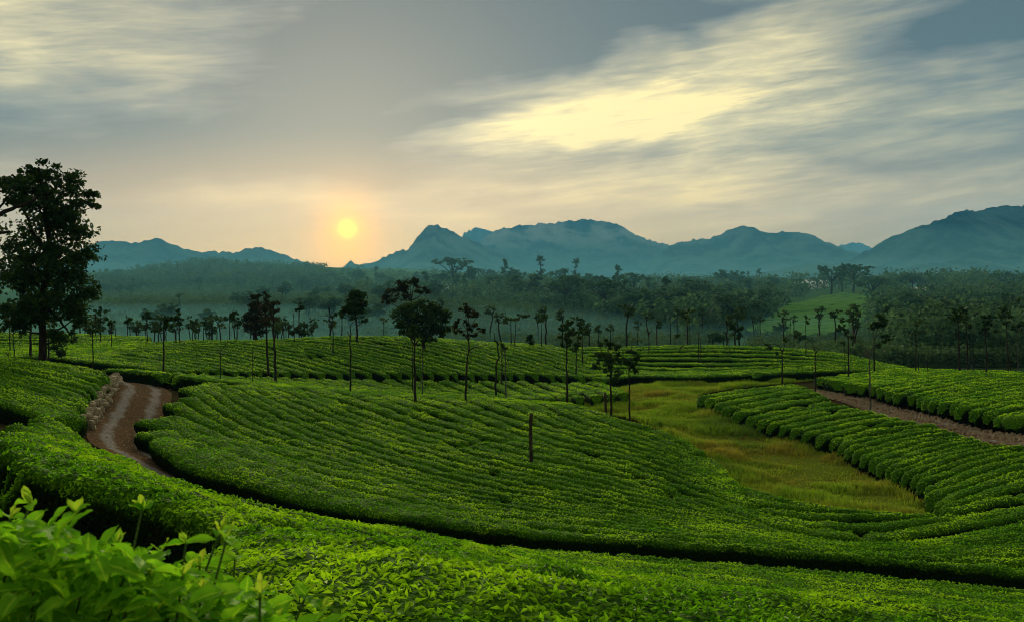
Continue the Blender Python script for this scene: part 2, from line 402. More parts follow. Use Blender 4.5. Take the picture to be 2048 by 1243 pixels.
def mat_bark(name, a, b, scale=3.0):
    k = NT(name)
    mp = k.n('ShaderNodeMapping'); k.put(mp.inputs[0], k.pos()); mp.inputs['Scale'].default_value = (1, 1, 0.25)
    n1 = k.noise(scale * 2, 4, mp.outputs[0]); c = k.mix(k.ramp(n1, 0.3, 0.7), a, b)
    return k.bsdf(c, 0.9, 0.1, k.bump(k.noise(scale * 6, 3, mp.outputs[0]), 0.7, 0.03))
def mat_ground():
    k = NT('ground'); p = k.pos(); sep = k.n('ShaderNodeSeparateXYZ'); k.put(sep.inputs[0], p)
    soil = k.mix(k.noise(1.2, 4), (0.020, 0.013, 0.008), (0.060, 0.036, 0.020))
    soil = k.mix(k.ramp(k.noise(0.7, 4), 0.45, 0.65), soil, (0.026, 0.050, 0.012))
    scrub = k.mix(k.noise(0.05, 5), (0.034, 0.085, 0.032), (0.075, 0.160, 0.050))
    scrub = k.mix(k.ramp(k.noise(0.012, 4), 0.5, 0.68), scrub, (0.085, 0.190, 0.055))
    c = k.mix(k.ramp(sep.outputs[1], 112, 150), soil, scrub)
    hgt = k.noise(0.35, 5)
    return k.bsdf(c, 1.0, 0.0, k.bump(hgt, 0.8, 0.5))
def mat_road():
    k = NT('road'); u = k.attr('u'); au = k.math('ABSOLUTE', u)
    earth = k.mix(k.noise(1.8, 5), (0.055, 0.036, 0.020), (0.145, 0.095, 0.055))
    track = k.mix(k.noise(3.0, 5), (0.10, 0.095, 0.09), (0.28, 0.265, 0.25))
    d = k.math('ABSOLUTE', k.math('SUBTRACT', au, 0.46))
    d = k.math('ADD', d, k.math('MULTIPLY', k.math('SUBTRACT', k.noise(0.9, 5), 0.5), 0.55))
    c = k.mix(k.ramp(d, 0.24, 0.06), earth, track)
    c = k.mix(k.ramp(k.noise(9.0, 2), 0.62, 0.72), c, (0.40, 0.33, 0.24))
    return k.bsdf(c, 1.0, 0.0, k.bump(k.noise(6.0, 5), 1.0, 0.12))
def mat_simple(name, a, b, scale, rough=0.85, spec=0.15, bump=0.5, bd=0.03):
    k = NT(name); n = k.noise(scale, 4)
    return k.bsdf(k.mix(n, a, b), rough, spec, k.bump(k.noise(scale * 3, 4), bump, bd))
def mat_marsh():
    k = NT('marsh'); c = k.mix(k.noise(0.25, 4), (0.080, 0.125, 0.012), (0.140, 0.170, 0.018))
    c = k.mix(k.ramp(k.noise(0.6, 3), 0.55, 0.7), c, (0.085, 0.055, 0.014))
    return k.bsdf(c, 1.0, 0.0, k.bump(k.noise(4.0, 4), 1.0, 0.15))
def mat_marsh_grass():
    k = NT('marsh_grass'); r = k.attr('rnd')
    c = k.mix(r, (0.120, 0.260, 0.012), (0.340, 0.480, 0.030))
    c = k.mix(k.ramp(k.noise(0.16, 3), 0.48, 0.66), c, (0.310, 0.290, 0.034))
    c = k.mix(k.ramp(k.noise(0.11, 2), 0.56, 0.70), c, (0.110, 0.200, 0.020))
    return k.bsdf(c, 0.8, 0.03, None, c)
def mat_mountain():
    k = NT('mountain'); g = k.n('ShaderNodeNewGeometry'); sep = k.n('ShaderNodeSeparateXYZ'); k.put(sep.inputs[0], g.outputs['Normal'])
    c = k.mix(k.ramp(k.noise(0.006, 7), 0.38, 0.62), (0.005, 0.018, 0.020), (0.065, 0.120, 0.095))
    c = k.mix(k.ramp(k.noise(0.012, 4), 0.5, 0.7), c, (0.042, 0.066, 0.042))
    rk = k.attr('rock'); rock = k.mix(k.noise(0.01, 5), (0.16, 0.18, 0.17), (0.42, 0.42, 0.39))
    c = k.mix(k.math('MULTIPLY', rk, k.ramp(k.noise(0.006, 5), 0.42, 0.62)), c, rock)
    return k.bsdf(c, 1.0, 0.0, k.bump(k.noise(0.012, 6), 1.0, 30.0))
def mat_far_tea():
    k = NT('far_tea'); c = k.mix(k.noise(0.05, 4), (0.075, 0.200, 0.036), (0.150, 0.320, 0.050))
    return k.bsdf(k.mix(k.ramp(k.attr('hgt'), .55, 1.0), (0.012, 0.035, 0.010), c), 1.0, 0.0)  # shade of the row gaps painted in by hedge height
MT = {
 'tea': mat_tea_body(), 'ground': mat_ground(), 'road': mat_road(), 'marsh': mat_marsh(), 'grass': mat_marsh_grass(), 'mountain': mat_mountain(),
 'tea_leaf': mat_leaf('tea_leaf', (0.028, 0.125, 0.004), (0.170, 0.430, 0.009), (0.330, 0.580, 0.014)),
 'crown_dark': mat_crown('crown_dark', (0.012, 0.032, 0.010), (0.036, 0.078, 0.016), (0.050, 0.100, 0.020)),
 'crown_mid': mat_crown('crown_mid', (0.022, 0.052, 0.018), (0.055, 0.105, 0.028), (0.075, 0.130, 0.034)),
 'crown_far': mat_crown('crown_far', (0.022, 0.062, 0.032), (0.080, 0.165, 0.070), (0.110, 0.220, 0.080)),
 'scrub': mat_crown('scrub', (0.040, 0.090, 0.035), (0.080, 0.150, 0.055), (0.095, 0.180, 0.060)),
 'far_tea': mat_far_tea(),
 'crown_brown': mat_crown('crown_brown', (0.014, 0.022, 0.008), (0.036, 0.044, 0.014), (0.046, 0.042, 0.016)),
 'bark': mat_bark('bark', (0.012, 0.010, 0.008), (0.035, 0.028, 0.022)),
 'bark_grey': mat_bark('bark_grey', (0.035, 0.034, 0.030), (0.11, 0.105, 0.09)),
 'post': mat_bark('post_wood', (0.018, 0.014, 0.010), (0.060, 0.046, 0.030), 5.0),
 'stone': mat_simple('stone', (0.16, 0.13, 0.08), (0.34, 0.29, 0.19), 3.0),
 'rubble': mat_simple('rubble', (0.10, 0.07, 0.045), (0.34, 0.27, 0.19), 2.0, 1.0, 0.0),
 'wall': mat_simple('house_wall', (0.5, 0.48, 0.44), (0.7, 0.68, 0.62), 0.8),
 'roof': mat_simple('house_roof', (0.55, 0.57, 0.58), (0.75, 0.76, 0.76), 0.8),
 'window': mat_simple('window_glass', (0.02, 0.025, 0.03), (0.04, 0.045, 0.05), 1.0, 0.2, 0.5, 0.0),
}

# ------------------------------------------------------------------ ground sheet
def build_ground():
    def axis(lo, hi, n, a): # finer near zero
        u = np.linspace(math.asinh(lo / a), math.asinh(hi / a), n); return np.sinh(u) * a
    xs = axis(-4700, 4700, 330, 45.0); ys = np.concatenate([axis(-250, 0, 22, 25.0)[:-1], np.arange(0, 118, 0.6), 118 + (axis(0, 9100, 190, 60.0))])
    X, Y = np.meshgrid(xs, ys, indexing='ij'); xy = np.stack([X.ravel(), Y.ravel()], 1)
    v = np.column_stack([xy, ground(xy)])
    me = mesh_np('ground', v, [grid_faces(len(xs), len(ys))[:, ::-1]], MT['ground'])
    o = obj('ground', me); tag(o, kind='structure'); return v[:, 2].min()
GMIN = build_ground()

def mountain(label, pts, d, depth, rock=0.0, seed=1, base=-14.0, spur=0.42):
    pts = np.array(pts, float); nx, nt_ = 320, 90
    px = np.linspace(pts[0, 0], pts[-1, 0], nx); py = np.interp(px, pts[:, 0], pts[:, 1])
    x = (px - CXP) / FPX * d; zr = (HOR - py) / FPX * d
    zr = zr + (fbm(np.stack([x / 90, 0 * x, 0 * x], 1), 3, seed) - 0.5) * 0.0035 * d * 0.6 + (fbm(np.stack([x / 34, 0 * x, 0 * x + 9], 1), 3, seed + 9, True) - 0.5) * 0.0042 * d
    edge = np.clip(np.minimum(px - px[0], px[-1] - px) / 40.0, 0, 1); edge = edge * edge * (3 - 2 * edge)
    zr = base - 6 + (zr - base + 6) * edge
    t = np.linspace(-1, 1, nt_); X, T = np.meshgrid(x, t, indexing='ij'); Z = np.repeat(zr[:, None], nt_, 1)
    prof = (1 - np.abs(T)) ** 1.25
    q = np.stack([X.ravel() / (d * 0.055), T.ravel() * 1.3, np.full(X.size, seed * 3.1)], 1)
    r = fbm(q, 5, seed, True).reshape(X.shape)
    q2 = np.stack([X.ravel() / (d * .012), T.ravel() * 7, np.full(X.size, seed * 1.7)], 1); r2 = fbm(q2, 4, seed + 50, True).reshape(X.shape)
    r = r * .75 + r2 * .25
    H = (Z - base) * prof * (1 - spur * (1 - r) * 2.0 * np.clip(np.abs(T) * 3, 0, 1)) + base - 4 * np.abs(T)
    Y = d + T * depth + (vnoise(np.stack([X.ravel() / (d * .1), 0 * X.ravel(), 0 * X.ravel()], 1), seed).reshape(X.shape) - .5) * depth * .5
    hn = np.clip((H - base) / (zr.max() - base + 1), 0, 1)
    v = np.stack([X, Y, H], -1).reshape(-1, 3)
    me = mesh_np('mountain', v, [grid_faces(nx, nt_)[:, ::-1]], MT['mountain'], attrs={'rock': rock * ss(hn.ravel(), 0.35, 0.8)})
    return tag(obj('mountain', me), label, None, None, 'structure')
mountain('long low blue ridge with a small pointed crest behind the wooded hill', [(140, 552), (185, 525), (215, 500), (260, 487), (310, 490), (340, 480), (375, 495), (410, 507), (450, 505), (480, 507), (520, 495), (550, 502), (590, 515), (625, 527), (660, 537), (720, 552)], 5000, 1300, 0, 1)
mountain('steep dark blue cone shaped peak beside the setting sun', [(650, 552), (680, 532), (692, 520), (702, 529), (735, 524), (765, 514), (795, 501), (815, 497), (835, 470), (855, 450), (870, 447), (890, 454), (920, 470), (950, 481), (1000, 502), (1060, 532), (1110, 552)], 4700, 1200, 0.3, 2)
mountain('pale far peak showing between the cone peak and the massif', [(890, 520), (930, 463), (950, 456), (985, 463), (1030, 490), (1060, 520)], 8200, 700, 0, 3)
mountain('broad rocky blue massif in the middle of the skyline', [(900, 552), (940, 505), (970, 470), (1000, 455), (1040, 448), (1090, 443), (1140, 437), (1180, 432), (1210, 435), (1250, 445), (1270, 461), (1300, 475), (1340, 486), (1400, 505), (1450, 525), (1520, 552)], 6000, 1100, 1.0, 4, spur=0.5)
mountain('twin topped blue mountain between the massif and the right ridge', [(1260, 552), (1310, 510), (1345, 488), (1390, 478), (1430, 473), (1460, 460), (1485, 453), (1520, 464), (1560, 467), (1590, 473), (1620, 490), (1660, 502), (1710, 516), (1800, 552)], 5200, 1300, 0.2, 5)
mountain('pale distant ridge in the notch before the right mountain', [(1630, 530), (1665, 497), (1700, 486), (1725, 486), (1770, 505), (1800, 530)], 8600, 600, 0, 6)
mountain('tall blue green mountain rising to the right edge', [(1600, 552), (1660, 525), (1690, 512), (1720, 492), (1760, 472), (1800, 455), (1850, 440), (1890, 423), (1930, 424), (1970, 420), (2010, 407), (2048, 409), (2120, 400), (2250, 425), (2400, 552)], 3900, 1100, 0, 7)
mountain('dark wooded foothill below the tall right mountain', [(1480, 556), (1560, 545), (1640, 528), (1700, 532), (1780, 536), (1860, 525), (1910, 519), (1950, 518), (2000, 528), (2060, 538), (2160, 530), (2300, 556)], 2600, 500, 0, 8)

# ------------------------------------------------------------------ roads and marsh sheet
def strip(name, pts_px, width, h=0.045, ext=None, nu=9):
    xy = smooth_line([hit(a, b, 0.0, 20, 110) if c is None else P(a, b, c)[:2] for a, b, c in pts_px], 3)
    n = int(np.linalg.norm(np.diff(xy, axis=0), axis=1).sum() / 0.5); xy = resample(xy, n)
    t = np.gradient(xy, axis=0); t /= np.linalg.norm(t, axis=1)[:, None]; s = np.stack([t[:, 1], -t[:, 0]], 1)
    w = np.interp(np.linspace(0, 1, n), np.linspace(0, 1, len(width)), width)
    u = np.linspace(-1, 1, nu)
    q = (xy[:, None, :] + s[:, None, :] * (u[None, :, None] * w[:, None, None] * .5)).reshape(-1, 2)
    z = ground(q) + h
    me = mesh_np(name, np.column_stack([q, z]), [grid_faces(n, nu)], MT['road'], attrs={'u': np.tile(u, n)})
    o = tag(obj(name, me), kind='structure'); return o, xy
road_o, ROAD = strip('dirt_road', [(200, 744, 66), (235, 752, 64), (268, 762, 60), (290, 776, 56), (284, 800, 51), (258, 840, 45), (244, 868, 41.5), (262, 900, 38), (310, 930, 35.5), (385, 960, 33),
    (480, 990, 31.8), (620, 1030, 31), (790, 1061, 30.5), (1000, 1097, 31), (1300, 1130, 30), (1700, 1165, 29), (2048, 1195, 28), (2300, 1220, 27)],
    [2.4, 2.6, 2.9, 2.9, 2.9, 2.9, 2.9, 2.8, 2.4, 2.0, 1.7, 1.6, 1.5, 1.5, 1.5])
road_o['label'] = 'curving dirt road with two worn grey wheel tracks'
track_o, TRACK = strip('field_track', [(1590, 764, 76), (1650, 776, 70.5), (1700, 787, 67), (1780, 808, 61.5), (1850, 828, 57), (1950, 850, 52.5), (2048, 870, 49.5), (2250, 915, 44)], [1.6, 2.0, 2.4, 2.6, 2.6])
track_o['label'] = 'brown earth track cut between the right hand tea fields'
MARSH_PX = [(1110, 806, 71), (1180, 786, 77), (1250, 771, 83), (1330, 767, 86), (1420, 763, 88), (1520, 755, 93), (1610, 749, 97), (1720, 743, 101), (1700, 752, 95), (1600, 760, 90), (1530, 768, 84), (1440, 780, 78),
            (1392, 792, 74), (1398, 806, 69), (1490, 848, 60), (1560, 871, 56.5), (1640, 896, 53), (1700, 923, 50), (1760, 958, 46.8), (1830, 1003, 41.8), (1870, 1033, 39.2), (1840, 1054, 38), (1720, 1063, 37), (1600, 1054, 38), (1500, 1036, 39.5), (1478, 1000, 42), (1420, 950, 47), (1370, 905, 53), (1310, 872, 58), (1270, 850, 62), (1190, 830, 66)]
MARSH = np.array([P(a, b, c)[:2] for a, b, c in MARSH_PX])
def inside(q, poly):
    x, y = q[:, 0], q[:, 1]; r = np.zeros(len(q), bool); j = len(poly) - 1
    for i in range(len(poly)):
        xi, yi = poly[i]; xj, yj = poly[j]
        c = ((yi > y) != (yj > y)) & (x < (xj - xi) * (y - yi) / (yj - yi + 1e-12) + xi); r ^= c; j = i
    return r
def build_marsh():
    st = 0.4; xs = np.arange(MARSH[:, 0].min(), MARSH[:, 0].max() + st, st); ys = np.arange(MARSH[:, 1].min(), MARSH[:, 1].max() + st, st)
    X, Y = np.meshgrid(xs, ys, indexing='ij'); q = np.stack([X.ravel(), Y.ravel()], 1)
    z = ground(q) + 0.05 + 0.10 * fbm(np.column_stack([q * 0.8, 0 * q[:, 0]]), 3, 9)
    f = grid_faces(len(xs), len(ys))[:, ::-1]; c = q[f].mean(1); f = f[inside(c, MARSH)]
    used = np.unique(f); re = np.full(len(q), -1); re[used] = np.arange(len(used))
    tag(obj('marsh', mesh_np('marsh', np.column_stack([q, z])[used], [re[f]], MT['marsh'])), 'olive marsh ground in the valley bottom', None, None, 'structure')
    # tussock grass
    n = 24000; q = np.column_stack([rng.uniform(MARSH[:, 0].min(), MARSH[:, 0].max(), n * 3), rng.uniform(MARSH[:, 1].min(), MARSH[:, 1].max(), n * 3)])
    q = q[inside(q, MARSH)]; dn = fbm(np.column_stack([q * 0.45, 0 * q[:, 0]]), 3, 21); q = q[rng.uniform(size=len(q)) < 0.45 + 1.2 * ss(dn, .35, .6)][:n]
    dn = fbm(np.column_stack([q * 0.45, 0 * q[:, 0]]), 3, 21); z = ground(q) + 0.05; nb = 7
    base = np.repeat(np.column_stack([q, z]), nb, 0) + rng.normal(size=(len(q) * nb, 3)) * np.array([.10, .10, 0])
    hgt = np.repeat(0.10 + 0.30 * ss(dn, .35, .7), nb) * rng.uniform(.6, 1.3, len(base))
    a = rng.uniform(0, 2 * np.pi, len(base)); lean = rng.uniform(.1, .8, len(base)) * hgt
    dirv = np.stack([np.cos(a), np.sin(a), 0 * a], 1); side = np.stack([-np.sin(a), np.cos(a), 0 * a], 1) * 0.022
    up = np.array([[0, 0, 1.0]])
    mid = base + up * (hgt * .6)[:, None] + dirv * (lean * .35)[:, None]; tip = base + up * hgt[:, None] + dirv * lean[:, None]
    v = np.stack([base - side, base + side, mid + side * .8, mid - side * .8, tip], 1).reshape(-1, 3); b = np.arange(len(base))[:, None] * 5
    quads = b + np.array([[0, 1, 2, 3]]); tris = b + np.array([[3, 2, 4]])
    r = np.repeat(np.clip(np.repeat(rng.uniform(size=len(q)), nb) * .7 + rng.uniform(0, .3, len(base)), 0, 1), 5)
    tag(obj('marsh_grass', mesh_np('marsh_grass', v, [quads, tris], MT['grass'], attrs={'rnd': r})), 'yellow green marsh grass in tussocks along the valley bottom', 'grass', None, 'stuff')
build_marsh()

# ------------------------------------------------------------------ tea rows
ROWS = 0
def tea_row(center, width, label, group, first=False, hmul=1.0, leaf_gain=1.0):
    """one clipped tea hedge: lumpy body + leaves (stuff part)"""
    global ROWS
    ROWS += 1
    dmin = np.linalg.norm(center, axis=1).min(); dmid = np.linalg.norm(center, axis=1)
    step = 0.10 if dmin < 15 else 0.16 if dmin < 34 else 0.22 if dmin < 66 else 0.34
    ln = np.linalg.norm(np.diff(center, axis=0), axis=1).sum()
    if ln < 0.8: return
    n = max(6, int(ln / step)); k = np.linspace(0, 1, len(center)); kk = np.linspace(0, 1, n)
    c = resample(center, n); w = np.interp(kk, k, width)
    seed = ROWS
    s = np.linspace(0, ln, n)
    # slow wander of the row line
    t = np.gradient(c, axis=0); t /= np.linalg.norm(t, axis=1)[:, None] + 1e-9; sd_ = np.stack([t[:, 1], -t[:, 0]], 1)
    wob = (vnoise(np.stack([s / 2.2, 0 * s, 0 * s + seed], 1), 31) - .5) * 0.30 * np.minimum(w, 1.2)
    c = c + sd_ * wob[:, None]
    prof = np.array([(-.62, 0.0), (-.78, .35), (-.95, .62), (-1.0, .84), (-.86, .97), (-.50, 1.01), (0, 1.02), (.50, 1.01), (.86, .97), (1.0, .84), (.95, .62), (.78, .35), (.62, 0.0)])
    m = len(prof)
    g = ground(c)
    # individual bushes along the row: swell and dip, some gaps
    bush = vnoise(np.stack([s / 0.85, 0 * s, 0 * s + seed * 1.7], 1), 77)
    gap = ss(vnoise(np.stack([s / 1.3, 0 * s, 0 * s + seed * 2.9], 1), 78), 0.0, 0.12)
    hh = HEDGE * hmul * (0.95 + 0.10 * bush) * (0.62 + 0.38 * gap) * np.clip(np.minimum(s, ln - s) / 0.5 + .35, 0, 1)
    ww = w * 0.5 * (0.90 + 0.18 * vnoise(np.stack([s / 0.9, 0 * s + 5, 0 * s + seed], 1), 79)) * (0.7 + .3 * gap) * np.clip(np.minimum(s, ln - s) / 0.4 + .3, 0, 1)
    q = c[:, None, :] + sd_[:, None, :] * (prof[None, :, 0:1] * ww[:, None, None])
    z = g[:, None] - 0.12 + (prof[None, :, 1] * (hh + 0.12)[:, None])
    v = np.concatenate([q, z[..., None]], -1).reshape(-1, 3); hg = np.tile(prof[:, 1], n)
    off = np.stack([vnoise(v * 3.3, 40) - .5, vnoise(v * 3.3, 41) - .5, vnoise(v * 3.3, 42) - .5], 1) * 0.11 + \
          np.stack([vnoise(v * 9.0, 43) - .5, vnoise(v * 9.0, 44) - .5, vnoise(v * 9.0, 45) - .5], 1) * 0.08
    v = v + off * (hg[:, None] > 0.1) * min(1.0, w.mean() / 1.0)
    f = grid_faces(n, m)
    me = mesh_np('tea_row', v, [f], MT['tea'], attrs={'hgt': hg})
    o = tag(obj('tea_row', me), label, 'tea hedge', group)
    # leaves scattered over the hedge surface
    q0 = v[f]; ar = 0.5 * np.linalg.norm(np.cross(q0[:, 2] - q0[:, 0], q0[:, 3] - q0[:, 1]), axis=1)
    hf = hg[f].mean(1); fd = np.linalg.norm(q0.mean(1), axis=1)
    dens = np.interp(fd, [4, 10, 16, 25, 40, 70, 110], [640, 500, 340, 215, 125, 60, 26]) * leaf_gain
    size = np.interp(fd, [4, 10, 16, 25, 40, 70, 110], [.074, .066, .068, .080, .095, .125, .17])
    lam = ar * dens * np.where(hf > .9, 1.0, np.where(hf > .6, .7, .22))
    cnt = rng.poisson(lam); idx = np.repeat(np.arange(len(f)), cnt)
    if len(idx) > 0:
        a, b = rng.uniform(size=(2, len(idx), 1)); Q = q0[idx]
        pos = (Q[:, 0] * (1 - a) + Q[:, 1] * a) * (1 - b) + (Q[:, 3] * (1 - a) + Q[:, 2] * a) * b
        nr = np.cross(Q[:, 2] - Q[:, 0], Q[:, 3] - Q[:, 1]); nr /= np.linalg.norm(nr, axis=1)[:, None] + 1e-9
        nr = np.where((nr[:, 2:3] < -0.3), -nr, nr)
        cen = np.column_stack([c[idx // (m - 1)], g[idx // (m - 1)] + .35]); outw = pos - cen; outw /= np.linalg.norm(outw, axis=1)[:, None] + 1e-9
        nr = np.where((nr * outw).sum(1)[:, None] < 0, -nr, nr)
        sz = size[idx] * rng.uniform(.7, 1.25, len(idx))
        pos = pos + nr * (sz * rng.uniform(-.1, .5, len(idx)))[:, None]
        nr2 = nr + rng.normal(size=nr.shape) * .75 + np.array([[0, 0, .35]])
        lv, lf = leaf_mesh(pos, nr2, sz, .46)
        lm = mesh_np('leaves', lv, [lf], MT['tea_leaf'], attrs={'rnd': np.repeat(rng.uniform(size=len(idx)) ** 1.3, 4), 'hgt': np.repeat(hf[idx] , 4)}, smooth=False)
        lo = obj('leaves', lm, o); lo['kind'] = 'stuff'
    return o
ORD = 'first second third fourth fifth sixth seventh eighth ninth tenth eleventh twelfth thirteenth fourteenth fifteenth sixteenth seventeenth eighteenth nineteenth twentieth'.split()
def ordinal(n): return ORD[n - 1] if n <= 20 else ('twenty ' if n < 30 else 'thirty ' if n < 40 else 'forty ') + ORD[n % 10 - 1] if n % 10 else {30: 'thirtieth', 40: 'fortieth'}[n]
def field(guides, counts, label, group, lo, hi, ref='', rev=False, ext=(0, 0), fill=0.72, hmul=1.0, nres=60, lab_first=None, lab_last=None, skip_last=False, leaf_gain=1.0, maxw=2.7):
    """guides: photo polylines dropped onto the canopy, then interpolated on the ground; one hedge per step"""
    G = []
    for g in guides:
        xy = np.array([hit(p[0], p[1], HEDGE, lo, hi) if len(p) == 2 else P(*p)[:2] for p in g])
        xy = smooth_line(xy, 2)
        if ext[0]: d = xy[0] - xy[1]; xy = np.vstack([xy[0] + d / (np.linalg.norm(d) + 1e-9) * ext[0], xy])
        if ext[1]: d = xy[-1] - xy[-2]; xy = np.vstack([xy, xy[-1] + d / (np.linalg.norm(d) + 1e-9) * ext[1]])
        G.append(resample(xy, nres))
    ts = np.concatenate([np.linspace(i, i + 1, c, endpoint=False) for i, c in enumerate(counts)] + [[len(counts)]])
    lines = [G[min(int(t), len(G) - 2)] * (1 - (t - min(int(t), len(G) - 2))) + G[min(int(t), len(G) - 2) + 1] * (t - min(int(t), len(G) - 2)) for t in ts]
    if skip_last: lines = lines[:-1] if len(lines) > 1 else lines
    out = []
    for i, c in enumerate(lines):
        nb = []
        for j in (i - 1, i + 1):
            if 0 <= j < len(lines):
                dd = np.sqrt(((c[:, None, :] - lines[j][None, :, :]) ** 2).sum(-1)).min(1); nb.append(dd)
        w = np.clip(np.mean(nb, 0), 0.55, maxw) * fill
        a, b = rng.integers(0, 2), rng.integers(0, 2)
        cc, wc = c[a:len(c) - b], w[a:len(c) - b]
        lb = label + (', ' + ordinal(len(lines) - i if rev else i + 1) + ' row ' + ref if ref else '')
        if i == 0 and lab_first: lb = lab_first
        if i == len(lines) - 1 and lab_last: lb = lab_last
        out.append(tea_row(cc, wc, lb, group, hmul=hmul, leaf_gain=leaf_gain))
    return out
# near hill: from the road edge up to the front hedge
field([[(0, 812), (100, 840), (170, 884), (235, 920), (300, 953), (400, 992), (500, 1010), (700, 1050), (800, 1062), (1000, 1088), (1300, 1116), (1700, 1146), (2048, 1182), (2300, 1205)],
       [(0, 850), (100, 880), (180, 925), (300, 968), (446, 1006), (564, 1030), (740, 1064), (1000, 1098), (1300, 1130), (1700, 1165), (2048, 1205), (2300, 1235)],
       [(0, 880), (150, 935), (300, 982), (450, 1024), (600, 1060), (800, 1100), (1000, 1130), (1300, 1165), (1700, 1205), (2048, 1243), (2300, 1270)],
       [(0, 922), (120, 940), (250, 975), (360, 1006), (480, 1052), (570, 1102), (660, 1145), (820, 1172), (1000, 1200), (1300, 1255, 6.6), (1600, 1330, 5.5)]],
      [4, 5, 4], 'bright clipped tea hedge, near hillside', 'tea hedges on the near hillside', 3.2, 36, ref='counted from the road edge',
      lab_first='tea hedge running along the near edge of the dirt road and sunken path', lab_last='nearest tea hedge with large glossy leaves and a dark open side', fill=0.74, leaf_gain=1.0)
# left knoll
field([[(0, 716, 51), (60, 721, 52), (130, 729, 52), (185, 742, 51), (222, 757, 50)], [(0, 741), (80, 762), (140, 776), (196, 788)], [(0, 775), (90, 806), (156, 830)], [(0, 797), (80, 820), (142, 842)]],
      [5, 5, 2], 'dark rounded tea hedge, left knoll', 'tea hedges on the left knoll', 20, 54, ref='down from the big tree', ext=(6, 0), lab_first='tea hedge along the crest of the left knoll under the big tree', fill=0.78)
# hedge on the far side of the road bend
field([[(225, 738, 69), (290, 747, 66), (345, 757, 61.5)], [(215, 742, 66.5), (280, 752, 63.5), (335, 764, 59.5)]], [1], 'short dark tea hedge behind the road bend', 'tea hedges behind the road bend', 50, 75, maxw=1.5, lab_first='rear short dark tea hedge behind the road bend', lab_last='front short dark tea hedge behind the road bend')
# central slope
field([[(1100, 803), (1200, 828), (1290, 852), (1400, 895), (1488, 990)],
       [(985, 797), (1126, 842), (1263, 876), (1385, 920), (1478, 1003)],
       [(540, 768), (652, 799), (780, 842), (900, 876), (1060, 920), (1263, 961), (1478, 1034), (1600, 1074), (1750, 1090), (1900, 1076), (2048, 1044), (2200, 1015)],
       [(385, 764), (487, 825), (570, 860), (690, 901), (850, 951), (1091, 999), (1294, 1031), (1500, 1068), (1750, 1100), (2048, 1072), (2200, 1055)],
       [(300, 834), (446, 889), (593, 939), (740, 974), (900, 1012), (1100, 1037), (1400, 1070), (1750, 1109), (2048, 1102), (2200, 1092)],
       [(312, 874), (388, 916), (499, 953), (684, 1003), (900, 1038), (1150, 1066), (1500, 1094), (1800, 1116), (2048, 1138), (2200, 1150)]],
      [3, 8, 7, 5, 2], 'long curving tea hedge, central slope', 'tea hedges on the central slope', 26, 66, ref='up from the sunken path', rev=True,
      lab_first='short tea hedge at the top of the central slope next to the marsh', lab_last='tea hedge along the foot of the central slope above the sunken path')
# crest rows of the central slope between road bend and crest trees
field([[(350, 753, 60.5), (450, 758, 62), (550, 764, 62.5), (700, 776, 63), (850, 785, 63), (985, 790, 62.5), (1100, 797, 61)],
       [(345, 758, 59), (450, 762, 61), (560, 769, 61), (720, 781, 61.2), (850, 788, 61), (985, 793, 60.8), (1110, 803, 58.6)]], [1],
      'bright tea hedge on the crest of the central slope', 'tea hedges on the crest of the central slope', 40, 70, lab_first='rear tea hedge on the bright crest of the central slope', lab_last='front tea hedge on the bright crest of the central slope')
# right slope
field([[(1395, 793), (1500, 778), (1600, 768)], [(1493, 836), (1580, 817), (1678, 802)], [(1657, 880), (1796, 848), (1882, 850)], [(1771, 936), (1885, 895), (2000, 884)],
       [(1835, 962), (1956, 918), (2048, 902), (2150, 895)], [(1869, 1010), (1956, 971), (2048, 943), (2200, 915)], [(1884, 1024), (2048, 986), (2200, 960)], [(1895, 1046), (2048, 1014), (2200, 988)]],
      [5, 7, 7, 4, 3, 2, 1], 'tea hedge climbing the right slope', 'tea hedges on the right slope', 26, 80, ref='from its far tip by the marsh',
      lab_first='tea hedge at the far tip of the right slope, beside the marsh')
# upper right field
field([[(1640, 760, 80), (1750, 746, 91), (1850, 737, 97)], [(1702, 769), (1805, 750), (1950, 740)], [(1814, 794), (1950, 764), (2080, 752)], [(1918, 818), (2048, 788), (2150, 780)], [(2024, 836), (2100, 824), (2200, 815)], [(2100, 852), (2200, 842)]],
      [3, 6, 6, 4, 1], 'tea hedge above the earth track', 'tea hedges in the upper right field', 44, 100, ref='from the far corner of the field', ext=(0, 3))
# second hill, upper part
field([[(1110, 698, 106), (1175, 715, 100), (1225, 736, 93), (1250, 750, 88)], [(1000, 693), (1070, 708), (1160, 735), (1225, 754)], [(860, 688), (950, 708), (1030, 735), (1080, 750)], [(620, 686), (720, 698), (850, 728), (920, 749)], [(480, 685), (600, 702), (720, 732), (780, 748)],
       [(300, 692), (400, 703), (500, 722), (580, 746)], [(200, 700), (300, 712), (400, 731), (450, 743)], [(130, 715), (250, 728), (340, 741)]],
      [4, 5, 6, 6, 6, 5, 4], 'dark tea hedge above the level path', 'tea hedges on the second hill', 66, 118, ref='counted from the marsh side', ext=(9, 0))
# second hill, lower strip
field([[(1180, 762), (1215, 772), (1240, 782)], [(1000, 759), (1050, 775), (1095, 793)], [(730, 757), (790, 775), (850, 795, 72)], [(560, 754), (620, 767), (690, 785, 69)], [(400, 747), (450, 757), (530, 772, 67)], [(350, 744), (385, 752), (430, 762, 68)]],
      [5, 7, 6, 5, 2], 'dark tea hedge below the level path', 'tea hedges in the strip below the level path', 64, 92, ref='counted from the marsh side', ext=(0, 2))
